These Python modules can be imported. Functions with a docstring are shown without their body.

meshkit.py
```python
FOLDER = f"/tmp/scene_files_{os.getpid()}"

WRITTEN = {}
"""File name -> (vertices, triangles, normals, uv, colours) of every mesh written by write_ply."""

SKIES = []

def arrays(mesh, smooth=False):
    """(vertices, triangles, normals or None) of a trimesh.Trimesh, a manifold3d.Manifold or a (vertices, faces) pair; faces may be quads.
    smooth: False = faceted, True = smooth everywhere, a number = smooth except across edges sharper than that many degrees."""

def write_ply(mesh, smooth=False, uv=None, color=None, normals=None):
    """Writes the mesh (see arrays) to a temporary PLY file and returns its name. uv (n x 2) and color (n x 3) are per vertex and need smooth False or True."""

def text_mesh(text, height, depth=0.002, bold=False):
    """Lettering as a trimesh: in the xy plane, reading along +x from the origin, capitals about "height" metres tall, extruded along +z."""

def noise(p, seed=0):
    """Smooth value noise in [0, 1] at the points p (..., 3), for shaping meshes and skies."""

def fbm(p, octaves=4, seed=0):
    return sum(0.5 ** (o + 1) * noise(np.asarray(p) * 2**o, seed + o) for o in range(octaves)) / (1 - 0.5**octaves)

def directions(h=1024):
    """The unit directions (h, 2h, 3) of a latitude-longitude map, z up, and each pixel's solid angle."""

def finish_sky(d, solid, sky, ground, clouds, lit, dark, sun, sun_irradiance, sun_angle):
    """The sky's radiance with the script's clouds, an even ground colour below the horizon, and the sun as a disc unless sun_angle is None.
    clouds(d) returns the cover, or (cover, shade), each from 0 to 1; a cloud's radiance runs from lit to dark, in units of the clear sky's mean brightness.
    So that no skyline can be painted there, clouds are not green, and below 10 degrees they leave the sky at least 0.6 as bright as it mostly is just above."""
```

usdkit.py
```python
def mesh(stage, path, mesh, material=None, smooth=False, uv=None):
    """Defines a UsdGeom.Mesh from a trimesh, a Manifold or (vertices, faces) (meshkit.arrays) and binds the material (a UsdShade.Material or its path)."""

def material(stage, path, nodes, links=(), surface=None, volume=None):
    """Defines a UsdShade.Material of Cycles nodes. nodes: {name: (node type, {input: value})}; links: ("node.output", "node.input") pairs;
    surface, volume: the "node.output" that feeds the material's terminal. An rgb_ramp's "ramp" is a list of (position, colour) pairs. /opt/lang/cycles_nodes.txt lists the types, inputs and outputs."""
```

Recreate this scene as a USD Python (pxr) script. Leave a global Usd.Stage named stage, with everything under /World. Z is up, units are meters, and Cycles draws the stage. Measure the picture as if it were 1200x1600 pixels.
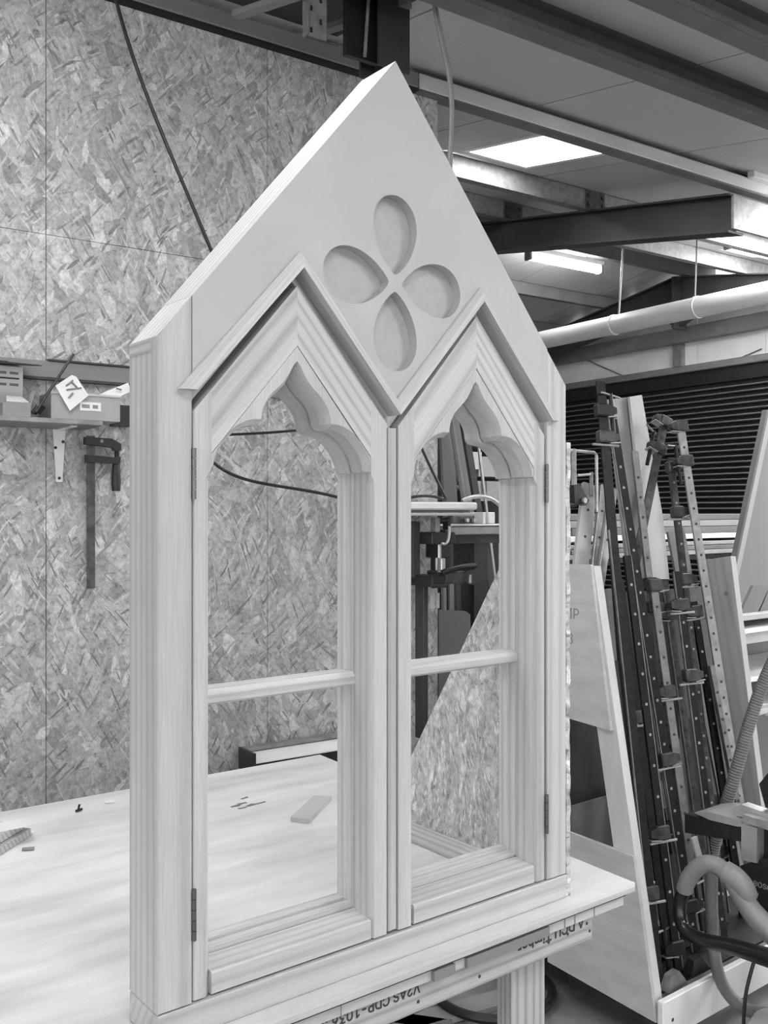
import math, random
import numpy as np, trimesh
from shapely.geometry import Polygon, box as sbox
from shapely.ops import unary_union
import usdkit, meshkit
from pxr import Usd, UsdGeom, UsdLux, UsdShade, Gf, Sdf

random.seed(7)
stage = Usd.Stage.CreateInMemory()
UsdGeom.SetStageUpAxis(stage, 'Z')
UsdGeom.SetStageMetersPerUnit(stage, 1.0)
W = UsdGeom.Xform.Define(stage, '/World')
UsdGeom.Scope.Define(stage, '/World/Looks')

# ------------------------------------------------------------------ camera, sky, exposure
FPX, CZ = 1500.0, 1.54                      # focal length in pixels of the 1200 px wide frame, lens height
FZ = -0.12                                  # the shop floor; heights count from 0.75 below the bench top
YAW = math.radians(51.8)                    # the window runs 51.8 degrees off the viewing axis
cam = UsdGeom.Camera.Define(stage, '/World/camera')
cam.CreateHorizontalApertureAttr(36.0)
cam.CreateFocalLengthAttr(36.0 * FPX / 1200.0)
cam.CreateExposureAttr(0.68)
_f = (math.cos(YAW), math.sin(YAW)); _r = (math.sin(YAW), -math.cos(YAW))
cam.AddTransformOp().Set(Gf.Matrix4d(_r[0], _r[1], 0, 0, 0, 0, 1, 0, -_f[0], -_f[1], 0, 0, 0, 0, CZ, 1))
dome = UsdLux.DomeLight.Define(stage, '/World/sky')
dome.CreateIntensityAttr(0.58); dome.CreateColorAttr(Gf.Vec3f(1, 1, 1))
TUBE, SKYLIGHT = 26.0, 13.0                  # strength of the strip lights and of the roof lights

BA = math.radians(4.0)                      # the building stands 4 degrees off the bench and window
TB = trimesh.transformations.rotation_matrix(-BA, [0, 0, 1])

def _ray(px, py, yaw):
    a, b = (px - 600) / FPX, (800 - py) / FPX
    return np.array([math.cos(yaw) + a * math.sin(yaw), math.sin(yaw) - a * math.cos(yaw), b])
def _hit(px, py, yaw, k, v):
    r = _ray(px, py, yaw); o = np.array([0, 0, CZ]); t = (v - o[k]) / r[k]
    return o + t * r
def PX(px, py, x): return _hit(px, py, YAW, 0, x)      # world point seen at a pixel, on the plane X = x
def PY(px, py, y): return _hit(px, py, YAW, 1, y)
def PZ(px, py, z): return _hit(px, py, YAW, 2, z)
def BX(px, py, x): return _hit(px, py, YAW + BA, 0, x) # the same in the building's own axes
def BY(px, py, y): return _hit(px, py, YAW + BA, 1, y)
def LN(px, py, c, k=0.17):                             # on the leaning plane Y = c + k z
    r = _ray(px, py, YAW); t = (c + k * CZ) / (r[1] - k * r[2]); return np.array([0, 0, CZ]) + t * r
def w(p):                                              # building axes to world
    return (TB @ np.append(np.asarray(p, float), 1))[:3]

# ------------------------------------------------------------------ materials (the photograph is monochrome)
LOOKS = {}
def g(v): return (v, v, v)
def mat(name, base, rough=0.6, var=0.0, scale=20.0, stretch=(1, 1, 1), metal=0.0, bump=0.0, detail=4.0, lo=0.3, hi=0.7, spec=0.5):
    if name in LOOKS: return LOOKS[name]
    n = {'p': ('principled_bsdf', {'base_color': g(base), 'roughness': rough, 'metallic': metal, 'specular_ior_level': spec})}
    l = []
    if var:
        n['tc'] = ('texture_coordinate', {}); n['mp'] = ('mapping', {'scale': stretch})
        n['oi'] = ('object_info', {}); n['ml'] = ('math', {'math_type': 'multiply', 'value2': 13.0}); n['cx'] = ('combine_xyz', {}); n['va'] = ('vector_math', {'math_type': 'add'})
        n['no'] = ('noise_texture', {'scale': scale, 'detail': detail, 'roughness': 0.6})
        n['rp'] = ('rgb_ramp', {'ramp': [(lo, g(max(base * (1 - var), 0))), (hi, g(base * (1 + var)))]})
        l += [('tc.object', 'va.vector1'), ('oi.random', 'ml.value1'), ('ml.value', 'cx.x'), ('ml.value', 'cx.z'), ('cx.vector', 'va.vector2'), ('va.vector', 'mp.vector'), ('mp.vector', 'no.vector'), ('no.fac', 'rp.fac'), ('rp.color', 'p.base_color')]
        if bump:
            n['bp'] = ('bump', {'strength': 1.0, 'distance': bump}); l += [('no.fac', 'bp.height'), ('bp.normal', 'p.normal')]
    LOOKS[name] = usdkit.material(stage, '/World/Looks/' + name, n, l, surface='p.BSDF')
    return LOOKS[name]

def pine(name, rot=(0, 0, 0), light=0.58, dark=0.42, scale=26.0, dist=7.0, seed=0.0, rough=0.55):
    """Sawn softwood: growth rings round an axis turned by rot, stretched along the grain, fibres over them."""
    if name in LOOKS: return LOOKS[name]
    n = {'tc': ('texture_coordinate', {}),
         'rt': ('mapping', {'rotation': rot}),
         'oi': ('object_info', {}), 'ml': ('math', {'math_type': 'multiply', 'value2': 0.9}), 'cx': ('combine_xyz', {}),
         'va': ('vector_math', {'math_type': 'add'}),
         'sc': ('mapping', {'location': (seed, 0.05, 0.03), 'scale': (0.055, 1, 1)}),
         'wv': ('wave_texture', {'wave_type': 'rings', 'rings_direction': 'x', 'profile': 'sine', 'scale': scale, 'distortion': dist, 'detail': 2.0, 'detail_scale': 0.35}),
         'rp': ('rgb_ramp', {'ramp': [(0.0, g(light)), (0.45, g(light * 0.96)), (0.8, g((light + dark) / 2)), (1.0, g(dark))]}),
         'sf': ('mapping', {'scale': (14, 420, 420)}), 'nf': ('noise_texture', {'scale': 1.0, 'detail': 3.0}),
         'sb': ('mapping', {'scale': (0.8, 9, 9)}), 'nb': ('noise_texture', {'scale': 1.0, 'detail': 2.0}),
         'rf': ('rgb_ramp', {'ramp': [(0.3, g(0.90)), (0.7, g(1.06))]}), 'rb': ('rgb_ramp', {'ramp': [(0.3, g(0.88)), (0.7, g(1.08))]}),
         'm1': ('mix', {'mix_type': 'multiply', 'fac': 1.0}), 'm2': ('mix', {'mix_type': 'multiply', 'fac': 1.0}),
         'p': ('principled_bsdf', {'roughness': rough, 'specular_ior_level': 0.35})}
    l = [('tc.object', 'rt.vector'), ('oi.random', 'ml.value1'), ('ml.value', 'cx.y'), ('ml.value', 'cx.z'), ('rt.vector', 'va.vector1'), ('cx.vector', 'va.vector2'),
         ('va.vector', 'sc.vector'), ('sc.vector', 'wv.vector'), ('wv.fac', 'rp.fac'), ('va.vector', 'sf.vector'), ('sf.vector', 'nf.vector'), ('va.vector', 'sb.vector'), ('sb.vector', 'nb.vector'),
         ('nf.fac', 'rf.fac'), ('nb.fac', 'rb.fac'), ('rp.color', 'm1.color1'), ('rf.color', 'm1.color2'), ('m1.color', 'm2.color1'), ('rb.color', 'm2.color2'), ('m2.color', 'p.base_color')]
    LOOKS[name] = usdkit.material(stage, '/World/Looks/' + name, n, l, surface='p.BSDF')
    return LOOKS[name]

def osb(name, rot, tone=1.0, length=0.10, width=0.022, layers=9, seed=1, spread=0.6):
    """Strand board: overlapping layers of flakes of many sizes, each layer turned another way, with dark slivers between."""
    R = random.Random(seed)
    n = {'tc': ('texture_coordinate', {}), 'rt': ('mapping', {'rotation': rot}),
         'nz': ('noise_texture', {'scale': 55.0, 'detail': 4.0, 'roughness': 0.7}), 'ns': ('vector_math', {'math_type': 'scale', 'scale': 0.009}), 'va': ('vector_math', {'math_type': 'add'}),
         'nw': ('noise_texture', {'scale': 2.6, 'detail': 0.0}), 'nws': ('vector_math', {'math_type': 'scale', 'scale': 0.17}), 'vb': ('vector_math', {'math_type': 'add'}),
         'nl': ('noise_texture', {'scale': 90.0, 'detail': 5.0, 'roughness': 0.7}),
         'c0': ('rgb_ramp', {'ramp': [(0.30, g(0.22 * tone)), (0.7, g(0.46 * tone))]}),
         'p': ('principled_bsdf', {'roughness': 0.62, 'specular_ior_level': 0.35})}
    l = [('tc.object', 'rt.vector'), ('rt.vector', 'nz.vector'), ('nz.color', 'ns.vector1'), ('rt.vector', 'nw.vector'), ('nw.color', 'nws.vector1'), ('rt.vector', 'vb.vector1'), ('nws.vector', 'vb.vector2'), ('vb.vector', 'va.vector1'), ('ns.vector', 'va.vector2'), ('rt.vector', 'nl.vector'), ('nl.fac', 'c0.fac')]
    prev = 'c0.color'
    sizes = [1.3, 1.15, 1.3, 0.9, 1.1, 0.6, 0.85, 0.6, 0.5]
    for k in range(layers):
        th = math.pi / 2 + (R.uniform(-spread, spread) if k % 4 else R.uniform(-1.2, 1.2))
        s = sizes[k % len(sizes)]; last = k >= layers - 2
        n[f'm{k}'] = ('mapping', {'mapping_type': 'texture', 'location': (R.uniform(-9, 9), R.uniform(-9, 9), 0), 'rotation': (0, 0, th), 'scale': (length * s, width * s * R.uniform(0.7, 1.5) * (0.42 if last else 1.25), 1)})
        n[f'v{k}'] = ('voronoi_texture', {'dimensions': '2D', 'scale': 1.0, 'randomness': 1.0, 'feature': 'f1'})
        n[f'e{k}'] = ('voronoi_texture', {'dimensions': '2D', 'scale': 1.0, 'randomness': 1.0, 'feature': 'distance_to_edge'})
        n[f's{k}'] = ('separate_color', {})
        tn = [(0.0, g(0.19 * tone)), (0.35, g(0.30 * tone)), (0.6, g(0.45 * tone)), (1.0, g(0.54 * tone))] if last else [(0.0, g(0.27 * tone)), (0.2, g(0.36 * tone)), (0.7, g(0.43 * tone)), (0.9, g(0.50 * tone)), (1.0, g(0.60 * tone))]
        n[f't{k}'] = ('rgb_ramp', {'ramp': tn})
        n[f'f{k}'] = ('mapping', {'scale': (1.6, 3.2, 1)})
        n[f'w{k}'] = ('noise_texture', {'scale': 1.7, 'detail': 5.0, 'roughness': 0.7})
        n[f'wr{k}'] = ('rgb_ramp', {'ramp': [(0.3, g(0.80)), (0.7, g(1.18))]})
        n[f'x{k}'] = ('mix', {'mix_type': 'multiply', 'fac': 1.0})
        n[f'er{k}'] = ('rgb_ramp', {'ramp': [(0.0, g(0.74)), (0.03, g(0.95)), (0.07, g(1.0))]})
        n[f'y{k}'] = ('mix', {'mix_type': 'multiply', 'fac': 1.0})
        n[f'g{k}'] = ('math', {'math_type': 'greater_than', 'value2': 0.89 if last else R.uniform(0.50, 0.62)})
        n[f'z{k}'] = ('mix', {'mix_type': 'mix'})
        l += [('va.vector', f'm{k}.vector'), (f'm{k}.vector', f'v{k}.vector'), (f'm{k}.vector', f'e{k}.vector'), (f'v{k}.color', f's{k}.color'), (f's{k}.r', f't{k}.fac'),
              (f'm{k}.vector', f'f{k}.vector'), (f'f{k}.vector', f'w{k}.vector'), (f'w{k}.fac', f'wr{k}.fac'), (f't{k}.color', f'x{k}.color1'), (f'wr{k}.color', f'x{k}.color2'),
              (f'e{k}.distance', f'er{k}.fac'), (f'x{k}.color', f'y{k}.color1'), (f'er{k}.color', f'y{k}.color2'), (f's{k}.g', f'g{k}.value1'), (f'g{k}.value', f'z{k}.fac'), (prev, f'z{k}.color1'), (f'y{k}.color', f'z{k}.color2')]
        prev = f'z{k}.color'
    n['sp'] = ('noise_texture', {'scale': 55.0, 'detail': 4.0, 'roughness': 0.75})
    n['spr'] = ('rgb_ramp', {'ramp': [(0.30, g(0.36)), (0.39, g(0.80)), (0.52, g(1.0)), (0.66, g(1.20))]})
    n['spm'] = ('mix', {'mix_type': 'multiply', 'fac': 1.0})
    l += [('rt.vector', 'sp.vector'), ('sp.fac', 'spr.fac'), (prev, 'spm.color1'), ('spr.color', 'spm.color2'), ('spm.color', 'p.base_color')]
    n['bp'] = ('bump', {'strength': 0.5, 'distance': 0.0015}); l += [('spm.color', 'bp.height'), ('bp.normal', 'p.normal')]
    LOOKS[name] = usdkit.material(stage, '/World/Looks/' + name, n, l, surface='p.BSDF')
    return LOOKS[name]

def glow(name, strength):
    LOOKS[name] = usdkit.material(stage, '/World/Looks/' + name, {'e': ('emission', {'color': g(1.0), 'strength': strength})}, [], surface='e.emission')
    return LOOKS[name]

H = math.pi / 2
SL = math.atan(1.156)
PINE_Z = pine('pine_upright', (0, H, 0), 0.58, 0.46, 17.0); PINE_X = pine('pine_level', (0, 0, 0), 0.58, 0.47, 18.0)
PINE_L = pine('pine_rising', (0, SL, 0), dist=9.0, scale=22.0); PINE_R = pine('pine_falling', (0, -SL, 0), dist=9.0, scale=22.0)
TRACERY = pine('tracery_wood', (0, H, 0), 0.55, 0.50, 12.0)
PINE_Y = pine('pine_deep', (0, 0, -H))
TIMBER_X = pine('timber_level', (0, 0, 0), 0.50, 0.33, 30.0); TIMBER_Z = pine('timber_upright', (0, H, 0), 0.46, 0.30, 30.0)
TIMBER_LEAN = pine('timber_leaning', (0, 1.35, 0), 0.46, 0.38, 13.0)
MDF = mat('mdf', 0.47, 0.6, 0.05, 5.0)
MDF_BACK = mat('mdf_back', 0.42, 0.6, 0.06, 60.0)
PRIMED = pine('moulding_wood', (0, SL, 0), 0.60, 0.52, 60.0)
PRIMED_R = pine('moulding_wood_falling', (0, -SL, 0), 0.60, 0.52, 60.0)
OSB_WALL = osb('osb_wall', (-H, 0, 0), 1.04, 0.085, 0.026, seed=3)
OSB_GUSSET = osb('osb_gusset', (-H, H, 0), 1.35, 0.035, 0.010, seed=9)
BENCH = mat('bench_ply', 0.63, 0.55, 0.20, 3.4, (0.6, 2.6, 1), detail=9.0, lo=0.28, hi=0.62)
PLY_EDGE = mat('ply_edge', 0.50, 0.6, 0.12, 30.0, (0.3, 1, 3))
PLY = mat('pale_ply', 0.50, 0.6, 0.13, 7.0, (1, 1, 3.5), detail=6.0)
PLY_LEG = mat('ply_leg', 0.58, 0.6, 0.10, 9.0, (1, 1, 0.2))
DARKSTEEL = mat('dark_steel', 0.022, 0.45, 0.4, 40.0, metal=0.5)
IRON = mat('worn_iron', 0.09, 0.45, 0.45, 30.0, metal=0.6)
GALV = mat('galvanised', 0.42, 0.42, 0.25, 25.0, metal=0.5)
GALVDULL = mat('dull_galvanised', 0.26, 0.5, 0.25, 25.0, metal=0.4)
BRASS = mat('hinge_steel', 0.16, 0.35, 0.1, 90.0, metal=0.8)
def ribbed(name, base):
    n = {'tc': ('texture_coordinate', {}), 'mp': ('mapping', {'rotation': (0, 0, BA)}), 'wv': ('wave_texture', {'wave_type': 'bands', 'bands_direction': 'x', 'scale': 9.0}),
         'bp': ('bump', {'strength': 1.0, 'distance': 0.0009}), 'p': ('principled_bsdf', {'base_color': g(base), 'roughness': 0.5})}
    LOOKS[name] = usdkit.material(stage, '/World/Looks/' + name, n, [('tc.object', 'mp.vector'), ('mp.vector', 'wv.vector'), ('wv.fac', 'bp.height'), ('bp.normal', 'p.normal')], surface='p.BSDF')
    return LOOKS[name]
ROOFSHEET = ribbed('roof_sheet', 0.52); ROOFSHEET_B = ribbed('roof_sheet_pale', 0.48)
PURLIN = mat('purlin_grey', 0.14, 0.5, 0.15, 6.0)
RAIL = mat('rail_pale', 0.64, 0.55, 0.10, 12.0, (0.2, 1, 1))
RAILGREY = mat('rail_grey', 0.20, 0.55, 0.12, 12.0, (0.2, 1, 1))
RAFTER = mat('rafter_dark', 0.035, 0.55, 0.2, 5.0)
CLAD = mat('cladding_white', 0.86, 0.5, 0.05, 3.0)
SLAT = mat('shutter_slat', 0.15, 0.42, 0.15, 6.0, metal=0.2)
BLACK = mat('shutter_gap', 0.012, 0.9)
WHITE = mat('white_laminate', 0.78, 0.35, 0.03, 8.0)
WHITEPIPE = mat('white_duct', 0.80, 0.4, 0.04, 6.0)
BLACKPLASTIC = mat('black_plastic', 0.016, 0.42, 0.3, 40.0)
GREYPLASTIC = mat('grey_plastic', 0.24, 0.40, 0.12, 30.0)
PALEPLASTIC = mat('pale_plastic', 0.48, 0.28, 0.06, 20.0)
HOSEGREY = mat('hose_grey', 0.17, 0.6, 0.12, 60.0)
GLOSSBLACK = mat('gloss_black', 0.012, 0.22)
CARD = mat('cardboard', 0.50, 0.7, 0.06, 30.0)
CARDDARK = mat('cardboard_dark', 0.25, 0.7, 0.1, 30.0)
PAPER = mat('paper', 0.74, 0.6)
INK = mat('ink', 0.05, 0.7); INKGREY = mat('ink_grey', 0.22, 0.7)
FLOOR = mat('concrete', 0.22, 0.6, 0.25, 4.0, detail=7.0)
WALLDARK = mat('far_wall', 0.20, 0.7, 0.15, 2.0)
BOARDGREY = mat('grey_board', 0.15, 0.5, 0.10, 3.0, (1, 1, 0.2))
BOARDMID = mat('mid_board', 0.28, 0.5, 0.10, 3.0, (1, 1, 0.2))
BOARDPALE = mat('pale_board', 0.46, 0.5, 0.06, 4.0, (1, 1, 0.3))
ALU = mat('aluminium', 0.62, 0.35, 0.08, 20.0, metal=0.7)
LIT = glow('tube_light', TUBE); DAY = glow('roof_light', SKYLIGHT)
PANE = usdkit.material(stage, '/World/Looks/window_glass', {
    't': ('transparent_bsdf', {'color': g(0.985)}), 's': ('glossy_bsdf', {'color': g(1.0), 'roughness': 0.0}),
    'f': ('layer_weight', {'blend': 0.5}), 'pw': ('math', {'math_type': 'power', 'value2': 4.0}), 'ma': ('math', {'math_type': 'multiply_add', 'value2': 0.35, 'value3': 0.012}), 'm': ('mix_closure', {})},
    [('f.facing', 'pw.value1'), ('pw.value', 'ma.value1'), ('ma.value', 'm.fac'), ('t.BSDF', 'm.closure1'), ('s.BSDF', 'm.closure2')], surface='m.closure')
CLEARTUB = usdkit.material(stage, '/World/Looks/clear_tub', {
    't': ('transparent_bsdf', {'color': g(0.75)}), 's': ('principled_bsdf', {'base_color': g(0.5), 'roughness': 0.3}),
    'm': ('mix_closure', {'fac': 0.62})}, [('t.BSDF', 'm.closure1'), ('s.BSDF', 'm.closure2')], surface='m.closure')

# ------------------------------------------------------------------ mesh helpers
def chbox(size, c=0.0):
    s = np.asarray(size, float) / 2
    if c <= 0: return trimesh.creation.box(2 * s)
    c = min(c, 0.45 * 2 * s.min()); P = []
    for sx in (-1, 1):
        for sy in (-1, 1):
            for sz in (-1, 1):
                for k in range(3):
                    q = s - c; q[k] = s[k]; P.append(q * (sx, sy, sz))
    return trimesh.convex.convex_hull(np.array(P))
def bx(x0, x1, y0, y1, z0, z1, c=0.0):
    m = chbox((abs(x1 - x0), abs(y1 - y0), abs(z1 - z0)), c)
    m.apply_translation(((x0 + x1) / 2, (y0 + y1) / 2, (z0 + z1) / 2)); return m
def frame(a, n):
    a = np.asarray(a, float); a = a / np.linalg.norm(a); n = np.asarray(n, float); n = n - a * (n @ a); n /= np.linalg.norm(n)
    return np.cross(n, a), n, a
def bar(p0, p1, wd, dp, n=(0, -1, 0), c=0.0, so=0.0, no=0.0):
    """A bar from p0 to p1, wd wide across, dp deep along n; so / no shift it sideways / along n."""
    p0, p1 = np.asarray(p0, float), np.asarray(p1, float); s, nn, a = frame(p1 - p0, n)
    m = chbox((wd, dp, np.linalg.norm(p1 - p0)), c); T = np.eye(4); T[:3, 0], T[:3, 1], T[:3, 2] = s, nn, a
    T[:3, 3] = (p0 + p1) / 2 + s * so + nn * no; m.apply_transform(T); return m
def cyl(p0, p1, r, n=16):
    return trimesh.creation.cylinder(r, segment=[np.asarray(p0, float), np.asarray(p1, float)], sections=n)
def tube(pts, r, sides=8, smooth=0):
    p = np.asarray(pts, float)
    if smooth:
        from scipy.interpolate import CubicSpline
        t = np.r_[0, np.cumsum(np.linalg.norm(np.diff(p, axis=0), axis=1))]
        p = CubicSpline(t, p)(np.linspace(0, t[-1], smooth))
    r = np.broadcast_to(r, (len(p),)); t = np.gradient(p, axis=0); t /= np.linalg.norm(t, axis=1, keepdims=True) + 1e-12
    u = np.cross(t[0], (0, 0, 1.0) if abs(t[0][2]) < 0.9 else (1.0, 0, 0)); V = []
    for i in range(len(p)):
        u = u - t[i] * (u @ t[i]); u /= np.linalg.norm(u); b = np.cross(t[i], u)
        V.append([p[i] + r[i] * (math.cos(q) * u + math.sin(q) * b) for q in np.arange(sides) * 2 * math.pi / sides])
    V = np.array(V).reshape(-1, 3); F = []
    for i in range(len(p) - 1):
        for j in range(sides):
            a, b, c_, d = i * sides + j, i * sides + (j + 1) % sides, (i + 1) * sides + (j + 1) % sides, (i + 1) * sides + j
            F += [[a, b, c_], [a, c_, d]]
    n0 = len(V); V = np.vstack([V, p[0], p[-1]]); e = (len(p) - 1) * sides
    F += [[n0, (j + 1) % sides, j] for j in range(sides)] + [[n0 + 1, e + j, e + (j + 1) % sides] for j in range(sides)]
    return trimesh.Trimesh(V, F, process=False)
def prism(poly, y0, y1):
    """A polygon drawn in x, z, run from y0 to y1."""
    poly = poly if hasattr(poly, 'exterior') else Polygon(poly)
    m = trimesh.creation.extrude_polygon(poly, y1 - y0, engine='earcut')
    v = m.vertices.copy(); m.vertices = np.c_[v[:, 0], y0 + v[:, 2], v[:, 1]]; m.invert(); return m
def prismx(poly, x0, x1):
    """A polygon drawn in y, z, run from x0 to x1."""
    poly = poly if hasattr(poly, 'exterior') else Polygon(poly)
    m = trimesh.creation.extrude_polygon(poly, x1 - x0, engine='earcut')
    v = m.vertices.copy(); m.vertices = np.c_[x0 + v[:, 2], v[:, 0], v[:, 1]]; return m
def prismz(poly, z0, z1):
    m = trimesh.creation.extrude_polygon(Polygon(poly), z1 - z0, engine='earcut'); m.apply_translation((0, 0, z0)); return m
def chprism(pts, y0, y1, c=0.0015):
    """A convex x, z outline as a board with its front edges eased."""
    p = Polygon(pts); q = p.buffer(-c, join_style=2)
    P = [(x, y0, z) for x, z in q.exterior.coords] + [(x, y0 + c, z) for x, z in p.exterior.coords] + [(x, y1, z) for x, z in p.exterior.coords]
    return trimesh.convex.convex_hull(np.array(P))
def lathe(prof, p, axis=(0, 0, 1), n=24):
    m = trimesh.creation.revolve(np.array(prof, float), sections=n)
    m.apply_transform(trimesh.geometry.align_vectors((0, 0, 1), axis)); m.apply_translation(p); return m
def cat(*ms):
    out = []
    for m in ms: out += list(m) if isinstance(m, (list, tuple)) else [m]
    return trimesh.util.concatenate(out)
def textm(s, h, p, right, up, depth=0.0008, bold=False):
    m = meshkit.text_mesh(s, h, depth, bold); right = np.asarray(right, float); right /= np.linalg.norm(right)
    up = np.asarray(up, float); up = up - right * (up @ right); up /= np.linalg.norm(up)
    T = np.eye(4); T[:3, 0], T[:3, 1], T[:3, 2], T[:3, 3] = right, up, np.cross(right, up), p; m.apply_transform(T); return m

# ------------------------------------------------------------------ scene tree helpers
USED = {}
def path(name, parent=None):
    base = (str(parent.GetPath()) if parent is not None else '/World') + '/' + name
    k = USED.get(base, 0); USED[base] = k + 1
    return base if k == 0 else f'{base}_{k:03d}'
def obj(name, mesh, m, parent=None, smooth=32, shift=None):
    if isinstance(mesh, (list, tuple)): mesh = cat(*mesh)
    if shift is not None: mesh = mesh.copy(); mesh.apply_translation(shift)
    return usdkit.mesh(stage, path(name, parent), mesh, m, smooth=smooth).GetPrim()
def empty(name, parent=None):
    return UsdGeom.Xform.Define(stage, path(name, parent)).GetPrim()
def tag(o, label=None, cat_=None, group=None, kind=None):
    for k, v in (('label', label), ('category', cat_), ('group', group), ('kind', kind)):
        if v: o.SetCustomDataByKey(k, v)
    return o
def thing(name, label, c, group=None): return tag(empty(name), label, c, group)
def struct(name, label=None): return tag(empty(name), label, None, None, 'structure')
def b2w(m): m = m.copy(); m.apply_transform(TB); return m
# ------------------------------------------------------------------ building: floor, roof, walls
fl = obj('floor', b2w(bx(-9, 14, -9, 12, FZ - .1, FZ)), FLOOR); tag(fl, kind='structure')
RIDGE, XE = 5.73, 7.5
def zr(y): return 3.37 + 0.172 * (y - 3.2) if y <= RIDGE else 3.37 + 0.172 * (RIDGE - 3.2) - 0.16 * (y - RIDGE)
ceil = struct('ceiling')
SKY_SEEN_UNSEEN = [(3.34, 3.82, 3.30, 4.15), (5.55, 6.9, 3.5, 4.15), (0.2, 0.75, -0.1, 0.4), (0.55, 1.2, 1.96, 2.32), (-0.6, 0.2, 2.46, 2.82), (2.1, 3.0, -0.8, 0.2), (5.0, 7.3, 2.45, 3.12), (5.0, 7.3, 0.9, 1.85), (6.6, 7.05, 3.3, 4.9)]   # roof lights, most unseen, placed for their light: x0 x1 y0 y1
def sheet(x0, x1, y0, y1, th=0.04, dz=0.0):
    v = []
    for dy in (0, th):
        for (x, y) in ((x0, y0), (x1, y0), (x1, y1), (x0, y1)): v.append((x, y, zr(y) + dz + dy))
    f = [[0, 3, 2, 1], [4, 5, 6, 7], [0, 1, 5, 4], [1, 2, 6, 5], [2, 3, 7, 6], [3, 0, 4, 7]]
    m = trimesh.Trimesh(v, [q for a in f for q in ([a[0], a[1], a[2]], [a[0], a[2], a[3]])], process=False); return m
def panel(x0, x1, y0, y1):
    """One roof panel cut round the roof lights."""
    holes = [(max(x0, a), min(x1, b), c, d) for a, b, c, d in SKY_SEEN_UNSEEN if a < x1 and b > x0 and c < y1 and d > y0]
    rects = Polygon([(x0, y0), (x1, y0), (x1, y1), (x0, y1)])
    for a, b, c, d in holes: rects = rects.difference(sbox(a, max(c, y0), b, min(d, y1)))
    ms = []
    xs = sorted({x0, x1, *[q for h in holes for q in h[:2]]})
    for a, b in zip(xs[:-1], xs[1:]):
        ys = sorted({y0, y1, *[q for h in holes if h[0] < b and h[1] > a for q in h[2:] if y0 < q < y1]})
        for c, d in zip(ys[:-1], ys[1:]):
            if rects.contains(Polygon([(a + .002, c + .002), (b - .002, c + .002), (b - .002, d - .002), (a + .002, d - .002)])):
                ms.append(sheet(a, b, c, d))
    return cat(*ms)
x = -5.0; k = 0
while x < XE:
    x1 = min(x + 1.0, XE)
    for y0, y1 in ((-3.2, RIDGE - .002), (RIDGE + .002, 9.2)):
        obj('roof_panel', b2w(panel(x + .004, x1 - .004, y0, y1)), ROOFSHEET if k % 3 else ROOFSHEET_B, ceil)
    for y0, y1 in ((-3.2, RIDGE - .002), (RIDGE + .002, 9.2)):
        cuts = sorted([(c, d) for a, b_, c, d in SKY_SEEN_UNSEEN if a < x1 + .02 and b_ > x1 - .02 and c < y1 and d > y0]); ys = [y0] + [q for p in cuts for q in p] + [y1]
        obj('roof_seam', b2w(cat(*[sheet(x1 - .02, x1 + .02, ys[i], ys[i + 1], .006, .041) for i in range(0, len(ys), 2)])), BLACK, ceil)
    x = x1; k += 1
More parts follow.
